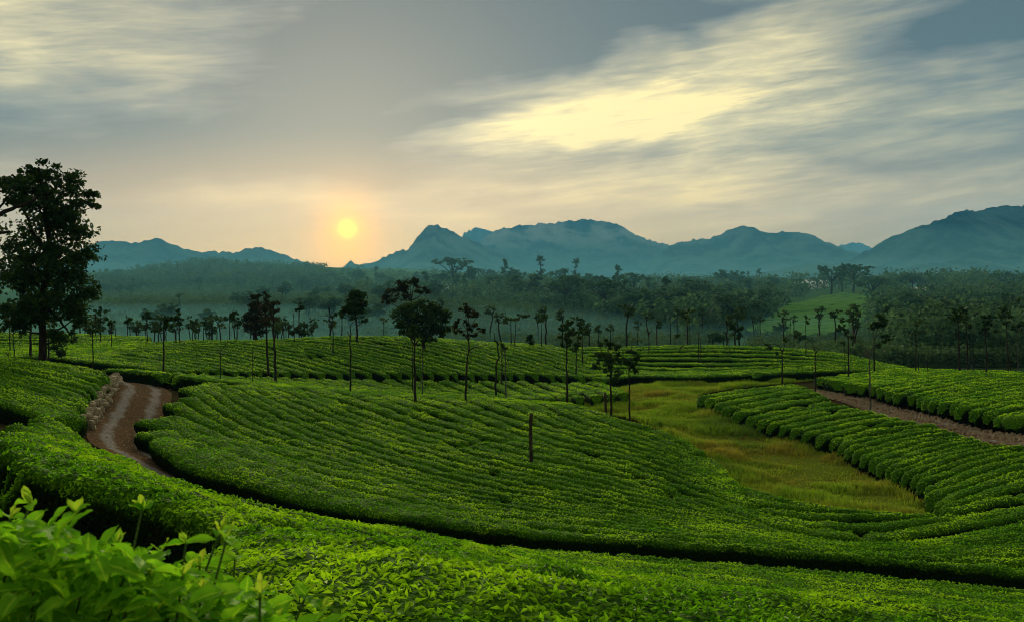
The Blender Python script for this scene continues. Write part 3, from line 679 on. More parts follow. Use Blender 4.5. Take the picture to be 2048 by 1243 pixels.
# back right field
field([[(1165, 700, 108), (1262, 694), (1400, 690), (1500, 692), (1600, 696), (1700, 708), (1792, 729)], [(1185, 722, 100), (1258, 714), (1400, 715), (1500, 717), (1650, 723), (1785, 734)], [(1225, 756, 87), (1270, 748), (1350, 750), (1450, 748), (1550, 743), (1650, 740), (1780, 738)]],
      [4, 5], 'tea hedge on the flat back field', 'tea hedges on the back field', 80, 118, ref='back to front', ext=(2, 2))
# far left field
field([[(-80, 664, 112), (0, 665, 112), (150, 668, 112), (300, 674, 110)], [(-80, 682), (0, 682), (150, 684), (290, 690)], [(-80, 710), (0, 711), (130, 711), (220, 724)]],
      [5, 7], 'pale tea hedge, far left flat behind the big tree', 'tea hedges on the far left flat', 62, 116, ref='back to front')
print('tea rows', ROWS)

# ------------------------------------------------------------------ trees
def crown_mesh(lobes, leaf, k, rg, mat, name='crown', clump=0.42):
    """lobes: (centre xyz, rx, ry, rz) in metres; leaves gathered in clumps with gaps between"""
    P_, Nn, S_ = [], [], []
    for c, rx, ry, rz in lobes:
        c = np.asarray(c, float); R = np.array([rx, ry, rz])
        nl = max(24, int(5.5 * k * (rx * rz) * math.pi / leaf ** 2)); nc = max(6, int(nl / 26))
        u = rg.normal(size=(nc, 3)); u /= np.linalg.norm(u, axis=1)[:, None]; u *= (rg.uniform(0.15, 1, nc) ** 0.45)[:, None]
        ci = rg.integers(0, nc, nl); cl = min(rx, rz) * clump
        p = c + u[ci] * R * 0.92 + rg.normal(size=(nl, 3)) * np.minimum(R, cl) * np.array([.55, .55, .34])
        P_.append(p); Nn.append(u[ci] * .5 + rg.normal(size=(nl, 3)) * .7 + np.array([[0, 0, .45]])); S_.append(leaf * rg.uniform(.6, 1.35, nl))
    p = np.concatenate(P_); n = np.concatenate(Nn); s = np.concatenate(S_)
    v, f = leaf_mesh(p, n, s, .62, rg)
    return mesh_np(name, v, [f], mat, attrs={'rnd': np.repeat(rg.uniform(size=len(p)), 4)}, smooth=False)
def wobble(path, amp, rg):
    n = max(4, int(len(path) * 3)); p = resample(path, n); w = np.zeros_like(p); w[1:-1, :2] = rg.normal(size=(n - 2, 2)) * amp
    return p + w
def tree(name, label, base, trunk, wpx, lobes=(), limbs=(), d=None, mat='crown_dark', bark='bark', group=None, leafpx=7.0, k=2.0, cat='tree', h=0.6, twig=0):
    rg = np.random.default_rng(abs(hash(label)) % 1000003 if False else sum(ord(ch) * (i + 7) for i, ch in enumerate(label)))
    if d is None: xy = hit(base[0], base[1], h, 20, 135)
    else: xy = P(base[0], base[1], d)[:2]
    d = float(xy[1]); m = d / FPX; z0 = gz(*xy) - 0.15
    root = empty(name, (xy[0], xy[1], z0), label, cat, group)
    o0 = np.array([xy[0], xy[1], z0])
    def W3(px, py, dy=0.0): return P(px, py, d) - o0 + np.array([0, dy, 0])
    b0 = np.array([0, 0, 0.0]); tp = [b0] + [W3(x, y) for x, y in trunk]
    tp = [tp[0]] + [q for q in tp[1:]]
    path = wobble(np.array(tp), wpx * m * 0.10, rg)
    L0 = np.linspace(0, 1, len(path)); rad = wpx * m * 0.5 * (1.0 - 0.55 * L0) * (1 + 0.45 * np.exp(-L0 * 16))
    parts = [tube(path, rad, 8)]
    top_r = rad[-1]
    for lm in limbs:
        dy = rg.uniform(-.4, .4)
        lp = np.array([W3(x, y, dy * i / max(1, len(lm) - 1)) for i, (x, y) in enumerate(lm)])
        lp = wobble(lp, wpx * m * .08, rg); r0 = max(wpx * m * .28, .02); parts.append(tube(lp, r0 * (1 - .65 * np.linspace(0, 1, len(lp))), 6))
        if twig:
            for _ in range(twig):
                s = lp[rg.integers(1, len(lp))]; e = s + rg.normal(size=3) * np.array([1, 1, .6]) * 9 * m + np.array([0, 0, 5 * m])
                parts.append(tube(np.array([s, (s + e) / 2 + rg.normal(size=3) * m, e]), np.array([.35, .25, .12]) * r0, 4))
    L3 = []
    for (cx, cy, rx, ry) in lobes:
        dy = rg.uniform(-.5, .5) * rx * m
        c = W3(cx, cy, dy); L3.append((c, rx * m, rx * m * .9, ry * m))
        s = path[int(np.argmin(np.linalg.norm(path - (c - np.array([0, 0, ry * m])), axis=1)))]
        e = c; mid = (s + e) / 2 + np.array([0, 0, -.15 * np.linalg.norm(e - s)])
        if np.linalg.norm(e - s) > 3 * m:
            parts.append(tube(resample(smooth_line(np.array([s, mid, e]), 2), 6), np.linspace(max(top_r * .8, .018), .012, 6), 5))
        for _ in range(3):
            e2 = c + rg.normal(size=3) * np.array([rx, rx, ry]) * m * .5
            parts.append(tube(np.array([c, (c + e2) / 2, e2]), np.array([.018, .014, .008]) * max(1, m * 25), 4))
    v, f = join(parts)
    obj('trunk', mesh_np('trunk', v, f, MT[bark]), root)
    if L3: obj('crown', crown_mesh(L3, leafpx * m, k, rg, MT[mat]), root)
    return root
T = tree
OAK = 'shade_tree'
# left group
T('broadleaf_tree', 'tallest tree, big dark leafy crown, thick straight trunk on the left knoll', (82, 724), [(83, 660), (86, 600), (92, 520), (95, 440), (92, 370)], 17,
  [(82, 338, 36, 18), (122, 362, 51, 25), (165, 398, 34, 21), (190, 412, 16, 9), (42, 368, 46, 27), (75, 395, 68, 34), (130, 420, 51, 30), (95, 450, 80, 39), (60, 500, 63, 36), (130, 505, 63, 34), (165, 508, 32, 23),
   (95, 545, 85, 39), (150, 575, 43, 36), (45, 560, 51, 36), (110, 610, 71, 36), (60, 625, 51, 32), (150, 630, 36, 25), (130, 665, 27, 23), (40, 650, 30, 23), (70, 345, 27, 16)],
  limbs=[[(90, 500), (60, 460), (40, 400)], [(93, 460), (125, 420), (165, 402)], [(92, 420), (85, 370), (80, 335)], [(88, 560), (130, 540), (160, 510)], [(86, 610), (120, 640), (135, 665)], [(86, 600), (60, 610), (35, 640)]], leafpx=9, k=2.3, h=.75)
T('broadleaf_tree', 'tree at the left border with a heavy black limb reaching into the sky', (-95, 735), [(-92, 640), (-80, 540), (-60, 460)], 24,
  [(12, 372, 36, 22), (-30, 380, 45, 40), (-50, 450, 60, 50), (10, 525, 22, 22), (-20, 560, 42, 40), (14, 615, 22, 26), (38, 355, 26, 14)], limbs=[[(-64, 480), (-20, 440), (15, 420), (50, 408), (75, 395)], [(-70, 500), (-20, 470), (20, 463)]], d=50, mat='crown_mid', leafpx=9, k=1.5)
T(OAK, 'straight black trunk just left of the biggest tree', (61, 720), [(61, 660), (60, 610)], 6.5, [(50, 600, 24, 18), (68, 625, 16, 12)], leafpx=7)
T(OAK, 'slim tree with a low leafy skirt just right of the biggest trunk', (97, 722), [(97, 690), (100, 650)], 4, [(116, 688, 17, 22), (108, 660, 18, 18), (122, 708, 9, 8)], leafpx=7, k=2.4)
T(OAK, 'thin straight tree with a flat tuft near the left border', (20, 694), [(19, 660), (18, 628)], 3, [(18, 622, 15, 8), (10, 632, 8, 5)], d=80)
T(OAK, 'short crooked tree with two forked limbs by the left border', (27, 716), [(29, 700), (26, 680), (27, 664)], 3.2, [(26, 660, 8, 5)], limbs=[[(27, 672), (22, 664), (24, 658)]], d=64)
T('dead_shrub', 'low leafless spreading shrub at the left border', (17, 715), [(17, 710)], 2.0, limbs=[[(17, 712), (10, 706), (6, 704)], [(17, 712), (20, 706), (24, 704)], [(17, 711), (15, 704), (14, 702)]], d=60, twig=3, cat='shrub')
T(OAK, 'bare stemmed tree with a pale round tuft right of the biggest tree', (186, 728), [(186, 700), (185, 660)], 3.4, [(184, 655, 13, 14), (178, 664, 8, 6), (195, 660, 9, 6)], mat='crown_mid', d=70)
T(OAK, 'thin trunk with side sprigs standing left of the flat topped tree', (192, 676), [(191, 650), (191, 626)], 2.4, [(193, 622, 7, 5), (196, 642, 6, 3), (188, 660, 6, 4)], d=108)
T(OAK, 'flat topped tree with candelabra limbs and a low sprig', (202, 685), [(201, 660), (200, 622)], 3.0, [(212, 623, 10, 4), (195, 628, 8, 4), (200, 619, 4, 5), (204, 660, 5, 4), (212, 637, 6, 4)], limbs=[[(201, 640), (208, 632), (215, 625)], [(200, 640), (194, 632)]], d=100)
T(OAK, 'slender tree with a narrow forked top on the pale left field', (223, 698), [(223, 670), (223, 648)], 2.4, [(226, 644, 7, 5), (219, 648, 5, 4)], limbs=[[(223, 655), (229, 645)]], d=92)
T('dead_tree', 'stubby bare stem on the far left flat', (231, 676), [(231, 655)], 2.2, d=108)
T(OAK, 'slim tree with a square dark tuft in the misty flat', (255, 669), [(255, 650), (255, 640)], 2.6, [(257, 637, 8, 5), (252, 643, 5, 4)], d=112)
T(OAK, 'tall slim tree with an upright dark tuft left of the road tree', (295, 685), [(294, 650), (293, 634)], 3.0, [(294, 626, 7, 6), (290, 636, 7, 5), (298, 634, 6, 5)], d=98)
T(OAK, 'dark tree with drooping bunched leaves beyond the road bend', (327, 742), [(327, 700), (328, 650)], 5.0, [(331, 640, 13, 11), (326, 652, 9, 8), (313, 661, 11, 4.5), (339, 634, 6, 6), (338, 652, 8, 4)], limbs=[[(328, 660), (318, 656), (312, 660)]], d=67)
T('dead_tree', 'thin grey leafless stem beside the road bend', (320, 745), [(320, 725), (319, 710)], 2.0, d=66, bark='bark_grey')
T(OAK, 'left one of two close slim trees on the second hill crest', (352, 687), [(352, 660), (352, 645)], 2.6, [(350, 638, 8, 6), (356, 645, 4, 4)], d=97)
T(OAK, 'right one of two close slim trees, ragged tuft, second hill crest', (359, 686), [(359, 660), (358, 640)], 2.8, [(358, 622, 5, 9), (361, 642, 6, 9), (357, 636, 6, 5)], d=97)
T(OAK, 'loose airy pale crowned tree on the second hill crest', (385, 683), [(385, 665), (386, 650)], 2.4, [(389, 648, 10, 11), (380, 640, 7, 9), (393, 660, 7, 7)], mat='crown_mid', d=99, k=1.2)
T(OAK, 'small Y shaped tree with a round tuft on the crest', (407, 682), [(407, 665), (407, 655)], 2.4, [(407, 647, 8, 7)], d=99)
T('dead_tree', 'bare pole like trunk left of the hooked trunk', (425, 674), [(425, 655), (426, 642)], 2.2, d=106)
T('dead_tree', 'bare trunk with a hooked top on the crest', (434, 680), [(434, 660), (434, 644), (430, 640)], 2.4, d=101)
T(OAK, 'tree whose flat tuft leans left beside a darker tuft', (459, 678), [(459, 655), (459, 640)], 2.6, [(455, 635, 7, 5), (463, 632, 6, 4)], d=102)
T(OAK, 'fuller dark tree with a drooping tuft left of the round tree', (474, 677), [(474, 655), (473, 640)], 3.2, [(470, 630, 12, 8), (476, 642, 9, 10), (464, 636, 7, 5)], d=102)
T('dead_tree', 'leafless twiggy sapling in the middle of the second hill', (441, 750), [(441, 720), (442, 694)], 2.6, limbs=[[(441, 715), (448, 705), (455, 702)], [(441, 708), (433, 700), (430, 696)], [(442, 700), (450, 690), (455, 682)]], d=70, twig=5)
T('dead_tree', 'thin bare sapling in the dark rows left of the tall pair', (505, 750), [(505, 720), (504, 690)], 1.8, limbs=[[(505, 722), (511, 716)]], d=71, twig=2)
T('round_tree', 'wide round olive tree behind the tall pair of trees', (510, 674), [(511, 655), (514, 630)], 9, [(515, 620, 26, 20), (500, 645, 20, 16), (525, 645, 22, 18), (512, 660, 24, 12), (530, 615, 14, 14), (495, 630, 12, 12)], mat='crown_brown', d=112, leafpx=6, k=2.2)
T(OAK, 'left tree of the tall pair with a broad spreading top', (537, 757), [(535, 710), (532, 650), (530, 620)], 5.5, [(514, 592, 12, 8), (528, 598, 14, 9), (512, 612, 14, 10), (530, 622, 16, 12), (520, 640, 12, 9), (538, 640, 8, 6)], limbs=[[(532, 650), (520, 625), (514, 600)]], mat='crown_brown', k=1.6)
T(OAK, 'right tree of the tall pair with a narrow bunched top', (551, 769), [(550, 720), (546, 650), (547, 610)], 5.8, [(549, 606, 9, 9), (552, 622, 8, 8), (544, 622, 8, 8), (549, 640, 10, 6), (531, 587, 4, 4)], mat='crown_brown', limbs=[[(547, 640), (537, 622)]], k=1.6)
T('wooden_post', 'plain tall leafless pole right of the tall pair', (588, 684), [(588, 655), (587, 626)], 2.6, d=96, cat='post')
T(OAK, 'bent tree with a small tuft behind the plain pole', (598, 673), [(598, 640), (599, 620)], 2.6, [(601, 611, 5, 6), (604, 619, 6, 4), (594, 619, 4, 3)], d=104)
T('dead_tree', 'first of two bare forked trunks before the misty round bush', (572, 674), [(572, 655), (570, 641)], 2.0, limbs=[[(572, 655), (569, 645)]], d=105)
T('dead_tree', 'second bare forked trunk before the misty round bush', (577, 674), [(577, 655), (578, 646)], 2.0, limbs=[[(577, 656), (581, 647)]], d=105)
T('round_bush', 'low rounded dark bush behind the second hill crest', (602, 676), [(602, 668)], 5, [(598, 660, 17, 12), (612, 665, 13, 8)], d=122, leafpx=6, cat='bush')
T('dead_tree', 'dead twiggy trunk, left of a close pair near the round crowned tree', (660, 676), [(660, 640), (659, 614)], 3.0, limbs=[[(660, 635), (654, 628)], [(660, 632), (665, 622)], [(659, 622), (656, 612)]], d=102, twig=4)
T(OAK, 'thin trunk with a few leaves, right of a close pair', (666, 693), [(666, 660), (665, 632)], 3.0, [(669, 628, 6, 4), (662, 634, 4, 4)], d=91)
T('round_tree', 'dense dark tree with an upright oval crown on the second hill crest', (714, 680), [(714, 655), (711, 635), (710, 610)], 5, [(712, 590, 22, 16), (718, 608, 20, 18), (695, 617, 17, 14), (715, 628, 20, 14), (728, 640, 8, 8), (704, 600, 14, 14), (690, 628, 12, 8)], d=97, leafpx=6.5, k=2.4)
T(OAK, 'straight trunk half hidden under the oval crown', (684, 672), [(684, 650), (685, 630)], 2.8, [(683, 632, 7, 6)], d=104)
T(OAK, 'faint small tree in the mist right of the oval crown', (767, 668), [(767, 655), (767, 646)], 1.8, [(767, 640, 7, 6)], mat='crown_mid', d=124)
T('dead_tree', 'tall crooked bare trunk with a hooked tip on the central slope', (701, 791), [(701, 740), (702, 700), (699, 690), (702, 670), (700, 650), (706, 645)], 4.5, limbs=[[(700, 672), (694, 662)]], bark='bark')
T('broadleaf_tree', 'brownish flat crowned tree rising behind the broad round tree', (828, 690), [(826, 650), (822, 600)], 8, [(782, 590, 17, 16), (800, 572, 20, 12), (822, 568, 24, 12), (846, 585, 18, 10), (772, 600, 8, 12), (828, 560, 10, 8), (812, 590, 20, 8)], mat='crown_brown', d=128, leafpx=6, k=2.2)
T('round_tree', 'broad round green tree, largest crown in the middle of the picture', (848, 694), [(846, 675), (845, 650)], 9, [(840, 620, 42, 20), (810, 632, 28, 20), (872, 630, 32, 22), (845, 648, 50, 20), (815, 655, 26, 16), (882, 655, 26, 18), (862, 672, 30, 14), (830, 668, 26, 12), (850, 610, 28, 10)], d=95, leafpx=6, k=2.3, mat='crown_dark')
T(OAK, 'straight dark trunk in front of the broad round tree', (831, 813), [(830, 760), (829, 700), (829, 680)], 6.5, [(822, 666, 12, 8), (838, 670, 12, 7), (828, 655, 14, 8)], limbs=[[(829, 690), (820, 672)], [(829, 692), (840, 674)]])
T('dead_tree', 'pale thin trunk right of the dark trunk before the round tree', (845, 783), [(845, 740), (845, 692)], 2.6, d=68, bark='bark_grey')
T('dead_tree', 'dim thin trunk hiding behind the dark trunk', (825, 778), [(825, 740), (825, 690)], 2.4, d=72)
T(OAK, 'crooked tree with a wide dark ragged top right of the round tree', (932, 809), [(932, 760), (934, 715), (939, 700), (937, 680), (935, 660)], 5.0, [(925, 645, 16, 9), (945, 652, 18, 9), (962, 660, 14, 6), (915, 658, 12, 9), (940, 672, 20, 7), (938, 630, 16, 10), (930, 615, 14, 10), (955, 628, 10, 8)], limbs=[[(936, 700), (950, 694), (965, 692)], [(936, 680), (925, 664)]], mat='crown_brown', k=1.7)
T('dead_tree', 'leafless crooked tree with antler like forks', (992, 797), [(992, 760), (993, 725), (998, 715), (996, 700), (996, 682)], 5.0, limbs=[[(996, 690), (990, 678), (987, 664)], [(996, 690), (1001, 682), (1000, 676)], [(996, 684), (986, 680), (983, 680)]])
T(OAK, 'grey trunk with a small broken top beside the antler tree', (1012, 789), [(1011, 750), (1010, 700)], 3.6, [(1010, 694, 8, 4), (1004, 690, 6, 4)], d=66, bark='bark_grey', limbs=[[(1010, 705), (1003, 692)], [(1010, 702), (1016, 694)]])
T('dead_tree', 'thin stem close behind the antler tree', (1004, 752), [(1004, 700), (1003, 680)], 3, d=82)
T(OAK, 'left trunk of two under a shared flat top on the valley edge', (1022, 694), [(1022, 660), (1022, 642)], 2.8, [(1018, 638, 10, 4), (1010, 644, 6, 4)], d=106, mat='crown_mid')
T(OAK, 'right trunk of two carrying a long flat leafy top', (1030, 696), [(1030, 660), (1032, 640)], 2.6, [(1040, 633, 13, 5), (1052, 632, 9, 4), (1032, 638, 8, 4)], d=105, mat='crown_mid')
T('small_tree', 'small drop shaped dark tree on the valley edge', (1063, 699), [(1063, 690)], 3, [(1063, 675, 10, 9), (1064, 686, 6, 8), (1058, 680, 6, 6)], d=107, k=2.6)
T(OAK, 'slim tree with a thin wide top right of the drop shaped tree', (1083, 701), [(1083, 670), (1082, 645)], 2.6, [(1082, 640, 13, 6), (1090, 634, 6, 4), (1076, 634, 6, 4)], d=106, mat='crown_mid', k=1.2)
T(OAK, 'tall straight tree with a bunched leafy head before the marsh', (1135, 806), [(1134, 760), (1134, 700), (1133, 680)], 5.0, [(1130, 655, 11, 11), (1145, 662, 13, 12), (1128, 676, 9, 9), (1142, 686, 12, 8), (1138, 645, 10, 7), (1125, 690, 6, 5)], k=2.0)
T(OAK, 'middle tree of three before the marsh, lower leafy head', (1152, 738), [(1152, 715), (1152, 695)], 3.4, [(1155, 690, 9, 10), (1158, 670, 9, 12), (1150, 700, 8, 6)], d=88)
T(OAK, 'hindmost of three trees before the marsh', (1165, 721), [(1165, 690), (1165, 670)], 3.0, [(1168, 655, 11, 10), (1174, 665, 7, 8), (1160, 648, 8, 6)], d=96)
T('round_tree', 'short thick leafed tree at the marsh edge', (1222, 826), [(1222, 790), (1221, 750), (1222, 710)], 5.5, [(1212, 688, 16, 9), (1232, 692, 18, 10), (1205, 712, 16, 11), (1230, 716, 20, 14), (1190, 730, 13, 8), (1218, 735, 18, 10), (1222, 756, 15, 9), (1238, 745, 12, 10)], k=2.2, leafpx=7.5)
T('round_tree', 'slim stemmed tree touching the thick leafed tree at the marsh', (1259, 840), [(1259, 790), (1258, 740)], 4.6, [(1262, 705, 10, 9), (1275, 715, 10, 9), (1266, 726, 13, 9), (1252, 722, 10, 9), (1268, 740, 10, 8)], k=2.2, leafpx=7.5)
T('dead_tree', 'small bare tree with a cup shaped top on the back field', (1298, 709), [(1298, 680), (1298, 662)], 2.6, limbs=[[(1298, 668), (1293, 659), (1294, 657)], [(1298, 668), (1303, 660), (1302, 656)]], d=104, twig=3)
T('dead_tree', 'straight leafless pole tree behind the back field', (1341, 687), [(1341, 660), (1341, 644)], 2.2, d=118)
T(OAK, 'short tree with a side tuft behind the back field', (1350, 687), [(1350, 675), (1350, 668)], 2.0, [(1355, 672, 5, 5)], d=118)
T(OAK, 'faint pole tree with a pale top behind the back field', (1380, 689), [(1380, 665), (1379, 655)], 2.4, [(1378, 640, 8, 14)], d=116, mat='crown_mid', k=1.0)
T('dead_tree', 'left thin stem of a pair on the back field', (1397, 714), [(1397, 690), (1396, 662)], 2.2, limbs=[[(1397, 668), (1393, 662)]], d=102, twig=3)
T('dead_tree', 'right thin stem of a pair on the back field', (1401, 717), [(1401, 690), (1400, 670)], 2.0, d=101)
T('dead_tree', 'dim short stem in the middle of the back field', (1458, 715), [(1458, 690), (1457, 675)], 1.8, d=102)
T('leaning_stump', 'short black stump leaning right on the back field', (1358, 700), [(1360, 696), (1368, 688)], 4, d=105, cat='stump')
T('round_tree', 'dark mushroom shaped tree behind the back field', (1470, 688), [(1470, 675), (1471, 660)], 5, [(1466, 648, 12, 8), (1478, 655, 11, 10), (1474, 670, 10, 8), (1462, 655, 7, 5)], d=122, k=2.6, leafpx=6)
T(OAK, 'forked tree with two separate tufts at the far end of the marsh', (1565, 758), [(1565, 720), (1565, 700)], 4.2, [(1537, 692, 8, 7), (1572, 680, 6, 5), (1553, 706, 3, 4)], limbs=[[(1565, 705), (1557, 690), (1545, 686), (1538, 690)], [(1565, 702), (1570, 690), (1572, 682)]], twig=2, d=84)
T(OAK, 'first thin tree behind the right end of the back field', (1580, 692), [(1580, 660), (1581, 640)], 2.0, d=118)
T(OAK, 'second thin tree behind the right end of the back field', (1588, 692), [(1588, 670), (1588, 660)], 2.0, [(1596, 668, 10, 8)], d=119, mat='crown_mid')
T(OAK, 'tall pale tree rising from the right part of the back field', (1612, 706), [(1612, 680), (1611, 650)], 2.2, [(1614, 640, 7, 10)], d=106, mat='crown_mid', k=1.0)
T('dead_tree', 'leafless tree with a raised right fork on the right slope', (1631, 784), [(1631, 740), (1630, 700)], 4.0, limbs=[[(1631, 706), (1638, 698), (1646, 692)], [(1630, 702), (1628, 690)]], twig=2)
T(OAK, 'bent tree with left leaning tufts above the earth track', (1697, 758), [(1697, 720), (1696, 672)], 4.6, [(1682, 652, 9, 5), (1690, 662, 8, 5), (1704, 672, 6, 5), (1678, 660, 6, 4), (1684, 640, 5, 5)], limbs=[[(1696, 672), (1688, 660), (1680, 650)], [(1696, 676), (1703, 672), (1705, 668)]], d=82)
T('dead_tree', 'thin stem directly behind the bent tree', (1690, 750), [(1690, 720), (1689, 690)], 2.4, [(1686, 686, 6, 4)], d=92)
T('dead_tree', 'dead tree with a long left limb and a pale grey foot on the right slope', (1741, 821), [(1740, 770), (1739, 730), (1739, 705)], 4.6, limbs=[[(1739, 712), (1728, 694), (1718, 684), (1712, 676)], [(1739, 708), (1746, 692), (1750, 684)], [(1739, 715), (1728, 708), (1722, 702)]], bark='bark_grey', twig=3)
T('round_tree', 'dark lumpy tree with two stacked crowns above the earth track', (1749, 750), [(1748, 710), (1748, 680)], 4.2, [(1758, 640, 16, 12), (1764, 652, 13, 12), (1768, 676, 12, 10), (1748, 655, 10, 6), (1758, 690, 8, 6)], d=90, k=2.4)
T(OAK, 'tree with a loose pale head left of the tall right group', (1832, 743), [(1832, 700), (1831, 670)], 3.2, [(1834, 645, 10, 9), (1840, 662, 12, 6), (1826, 665, 8, 6), (1838, 680, 6, 5)], d=88, mat='crown_mid', k=1.3)
T('dead_tree', 'short stem leaning on the loose headed tree', (1837, 743), [(1837, 720), (1836, 700)], 2.4, d=88)
T('wooden_post', 'small bare stake alone in the upper right field', (1855, 743), [(1855, 725), (1855, 712)], 2.0, d=89, cat='post')
T(OAK, 'leftmost and tallest dark tree of the right group', (1919, 741), [(1919, 700), (1917, 660), (1916, 645)], 5.0, [(1916, 620, 14, 8), (1912, 632, 14, 8), (1922, 636, 12, 7), (1904, 640, 8, 4), (1926, 624, 8, 6)], d=86)
T(OAK, 'second dark tree of the right group with a thin top', (1935, 740), [(1935, 700), (1933, 655)], 3.8, [(1934, 636, 11, 7), (1940, 650, 10, 6), (1928, 645, 7, 5)], d=87)
T('dead_tree', 'thin bare stem in the middle of the right group', (1940, 740), [(1940, 710), (1939, 680)], 2.2, d=88)
T('dead_tree', 'short bare stem at the right side of the right group', (1947, 740), [(1947, 715), (1945, 690)], 2.6, d=88)
T(OAK, 'dark tree with drooping tiers standing alone right of the group', (1974, 747), [(1973, 710), (1970, 665)], 4.4, [(1972, 635, 12, 7), (1966, 645, 12, 6), (1980, 648, 12, 6), (1972, 658, 14, 6), (1990, 662, 7, 4)], d=83)
T(OAK, 'tall tree with a spread top near the right border', (2016, 738), [(2015, 700), (2013, 650)], 3.6, [(2012, 622, 12, 7), (2020, 632, 13, 6), (2002, 632, 9, 5), (2014, 645, 10, 5)], d=87)
T('dead_tree', 'thin leaning stem close to the spread topped tree', (2021, 738), [(2020, 715), (2018, 690)], 2.4, d=87)
T(OAK, 'pale stemmed tree at the right border', (2037, 735), [(2036, 700), (2035, 665)], 2.8, [(2036, 655, 11, 7), (2044, 648, 9, 6)], d=92, bark='bark_grey')

# two weathered posts
def post(label, base, top, wpx, d=None):
    xy = hit(base[0], base[1], HEDGE, 20, 100) if d is None else P(base[0], base[1], d)[:2]
    dd = xy[1]; m = dd / FPX; z0 = gz(*xy) - .2; zt = P(top[0], top[1], dd)[2] - z0; n = 14
    z = np.linspace(0, zt, n); r = wpx * m * .5 * (1.05 - .12 * z / zt) * (1 + .10 * np.sin(z * 7))
    path = np.stack([.02 * np.sin(z * 2.1), .02 * np.cos(z * 1.7), z], 1)
    v, f = tube(path, r, 9); k = len(v); v = np.vstack([v, [[path[-1][0], path[-1][1], zt + .02]]])
    cap = np.array([[k - 9 + i, k - 9 + (i + 1) % 9, k] for i in range(9)])
    o = obj('wooden_post', mesh_np('wooden_post', v, [f, cap], MT['post']), None, (xy[0], xy[1], z0))
    return tag(o, label, 'post')
post('thick weathered wooden post standing alone in the central slope', (1062, 920), (1062, 826), 7.5)
post('short dark wooden post beside the thick leafed tree at the marsh edge', (1211, 824), (1211, 784), 5.5)

# ------------------------------------------------------------------ misty and far trees: prototypes and copies
def proto(kind, seed):
    rg = np.random.default_rng(seed); parts = []; lobes = []
    if kind == 'shade':
        path = wobble(np.array([[0, 0, 0], [rg.normal() * .03, 0, .5], [rg.normal() * .04, 0, .86]]), .008, rg); parts.append(tube(path, np.linspace(.022, .011, len(path)), 6))
        for _ in range(rg.integers(3, 6)):
            a = rg.uniform(0, 6.28); r = rg.uniform(.04, .13); c = np.array([math.cos(a) * r, math.sin(a) * r, rg.uniform(.76, .98)]); lobes.append((c, rg.uniform(.06, .11), .08, rg.uniform(.04, .08)))
            parts.append(tube(np.array([path[-2], (path[-2] + c) / 2, c]), np.array([.009, .007, .004]), 4))
        leaf, k = .05, 1.5
    elif kind == 'round':
        parts.append(tube(np.array([[0, 0, 0], [.01, 0, .2], [0, 0, .55]]), np.array([.04, .032, .015]), 6))
        for _ in range(11):
            u = rg.normal(size=3); u /= np.linalg.norm(u); u = u * rg.uniform(.3, 1) ; lobes.append((np.array([u[0] * .32, u[1] * .32, .58 + u[2] * .27]), rg.uniform(.14, .2), .17, rg.uniform(.09, .14)))
        leaf, k = .065, 1.9
    elif kind == 'tall':
        path = wobble(np.array([[0, 0, 0], [.01, 0, .5], [.02, 0, .95]]), .006, rg); parts.append(tube(path, np.linspace(.022, .006, len(path)), 6))
        for i in range(12):
            z = rg.uniform(.34, .97); a = rg.uniform(0, 6.28); r = rg.uniform(.02, .16) * (1.15 - z * .7); c = np.array([math.cos(a) * r, math.sin(a) * r, z]); lobes.append((c, rg.uniform(.06, .10), .08, rg.uniform(.035, .07)))
            parts.append(tube(np.array([[.01, 0, z - .08], c * .5 + np.array([0, 0, z * .5 - .03]), c]), np.array([.007, .005, .003]), 4))
        leaf, k = .042, 1.7
    else:  # spreading
        parts.append(tube(np.array([[0, 0, 0], [.02, 0, .3], [0, 0, .6]]), np.array([.035, .028, .016]), 6))
        for i in range(12):
            a = rg.uniform(0, 6.28); r = rg.uniform(.05, .46); c = np.array([math.cos(a) * r, math.sin(a) * r, .84 - r * .25 + rg.uniform(-.12, .1)]); lobes.append((c, rg.uniform(.12, .19), .16, rg.uniform(.05, .10)))
            parts.append(tube(np.array([[0, 0, .4], c * .5 + np.array([0, 0, .25]), c]), np.array([.016, .011, .005]), 4))
        leaf, k = .058, 1.9
    v, f = join(parts)
    return (mesh_np('trunk', v, f, MT['bark']), crown_mesh(lobes, leaf, k, rg, MT['crown_mid'] if kind in ('tall', 'shade') else MT['crown_far'], clump=.5))
PROTO = {k: [proto(k, 100 + 10 * i + j) for j in range(4)] for i, k in enumerate(('shade', 'round', 'tall', 'spread'))}
NAMES = {'shade': 'shade_tree', 'round': 'round_tree', 'tall': 'tall_tree', 'spread': 'spreading_tree'}
FIRST = {}
def far_tree(kind, xy, hgt, label, group, wide=1.0):
    key = (kind, rng.integers(0, 4)); xy = np.asarray(xy, float)
    if key not in FIRST:
        r = empty(NAMES[kind], (0, 0, 0), '-', 'tree'); a, b = PROTO[kind][key[1]]
        FIRST[key] = (r, [obj('trunk', a, r), obj('crown', b, r)], [False])
    r0, ch, used = FIRST[key]
    if not used[0]: r = r0; used[0] = True
    else:
        r = r0.copy(); COL.objects.link(r)
        for c in ch:
            n = c.copy(); COL.objects.link(n); n.parent = r
    r.location = (xy[0], xy[1], gz(*xy) - 0.02 * hgt); r.rotation_euler = (0, 0, rng.uniform(0, 6.28)); r.scale = (hgt * wide, hgt * wide, hgt)
    r['label'] = label; r['group'] = group
    return r
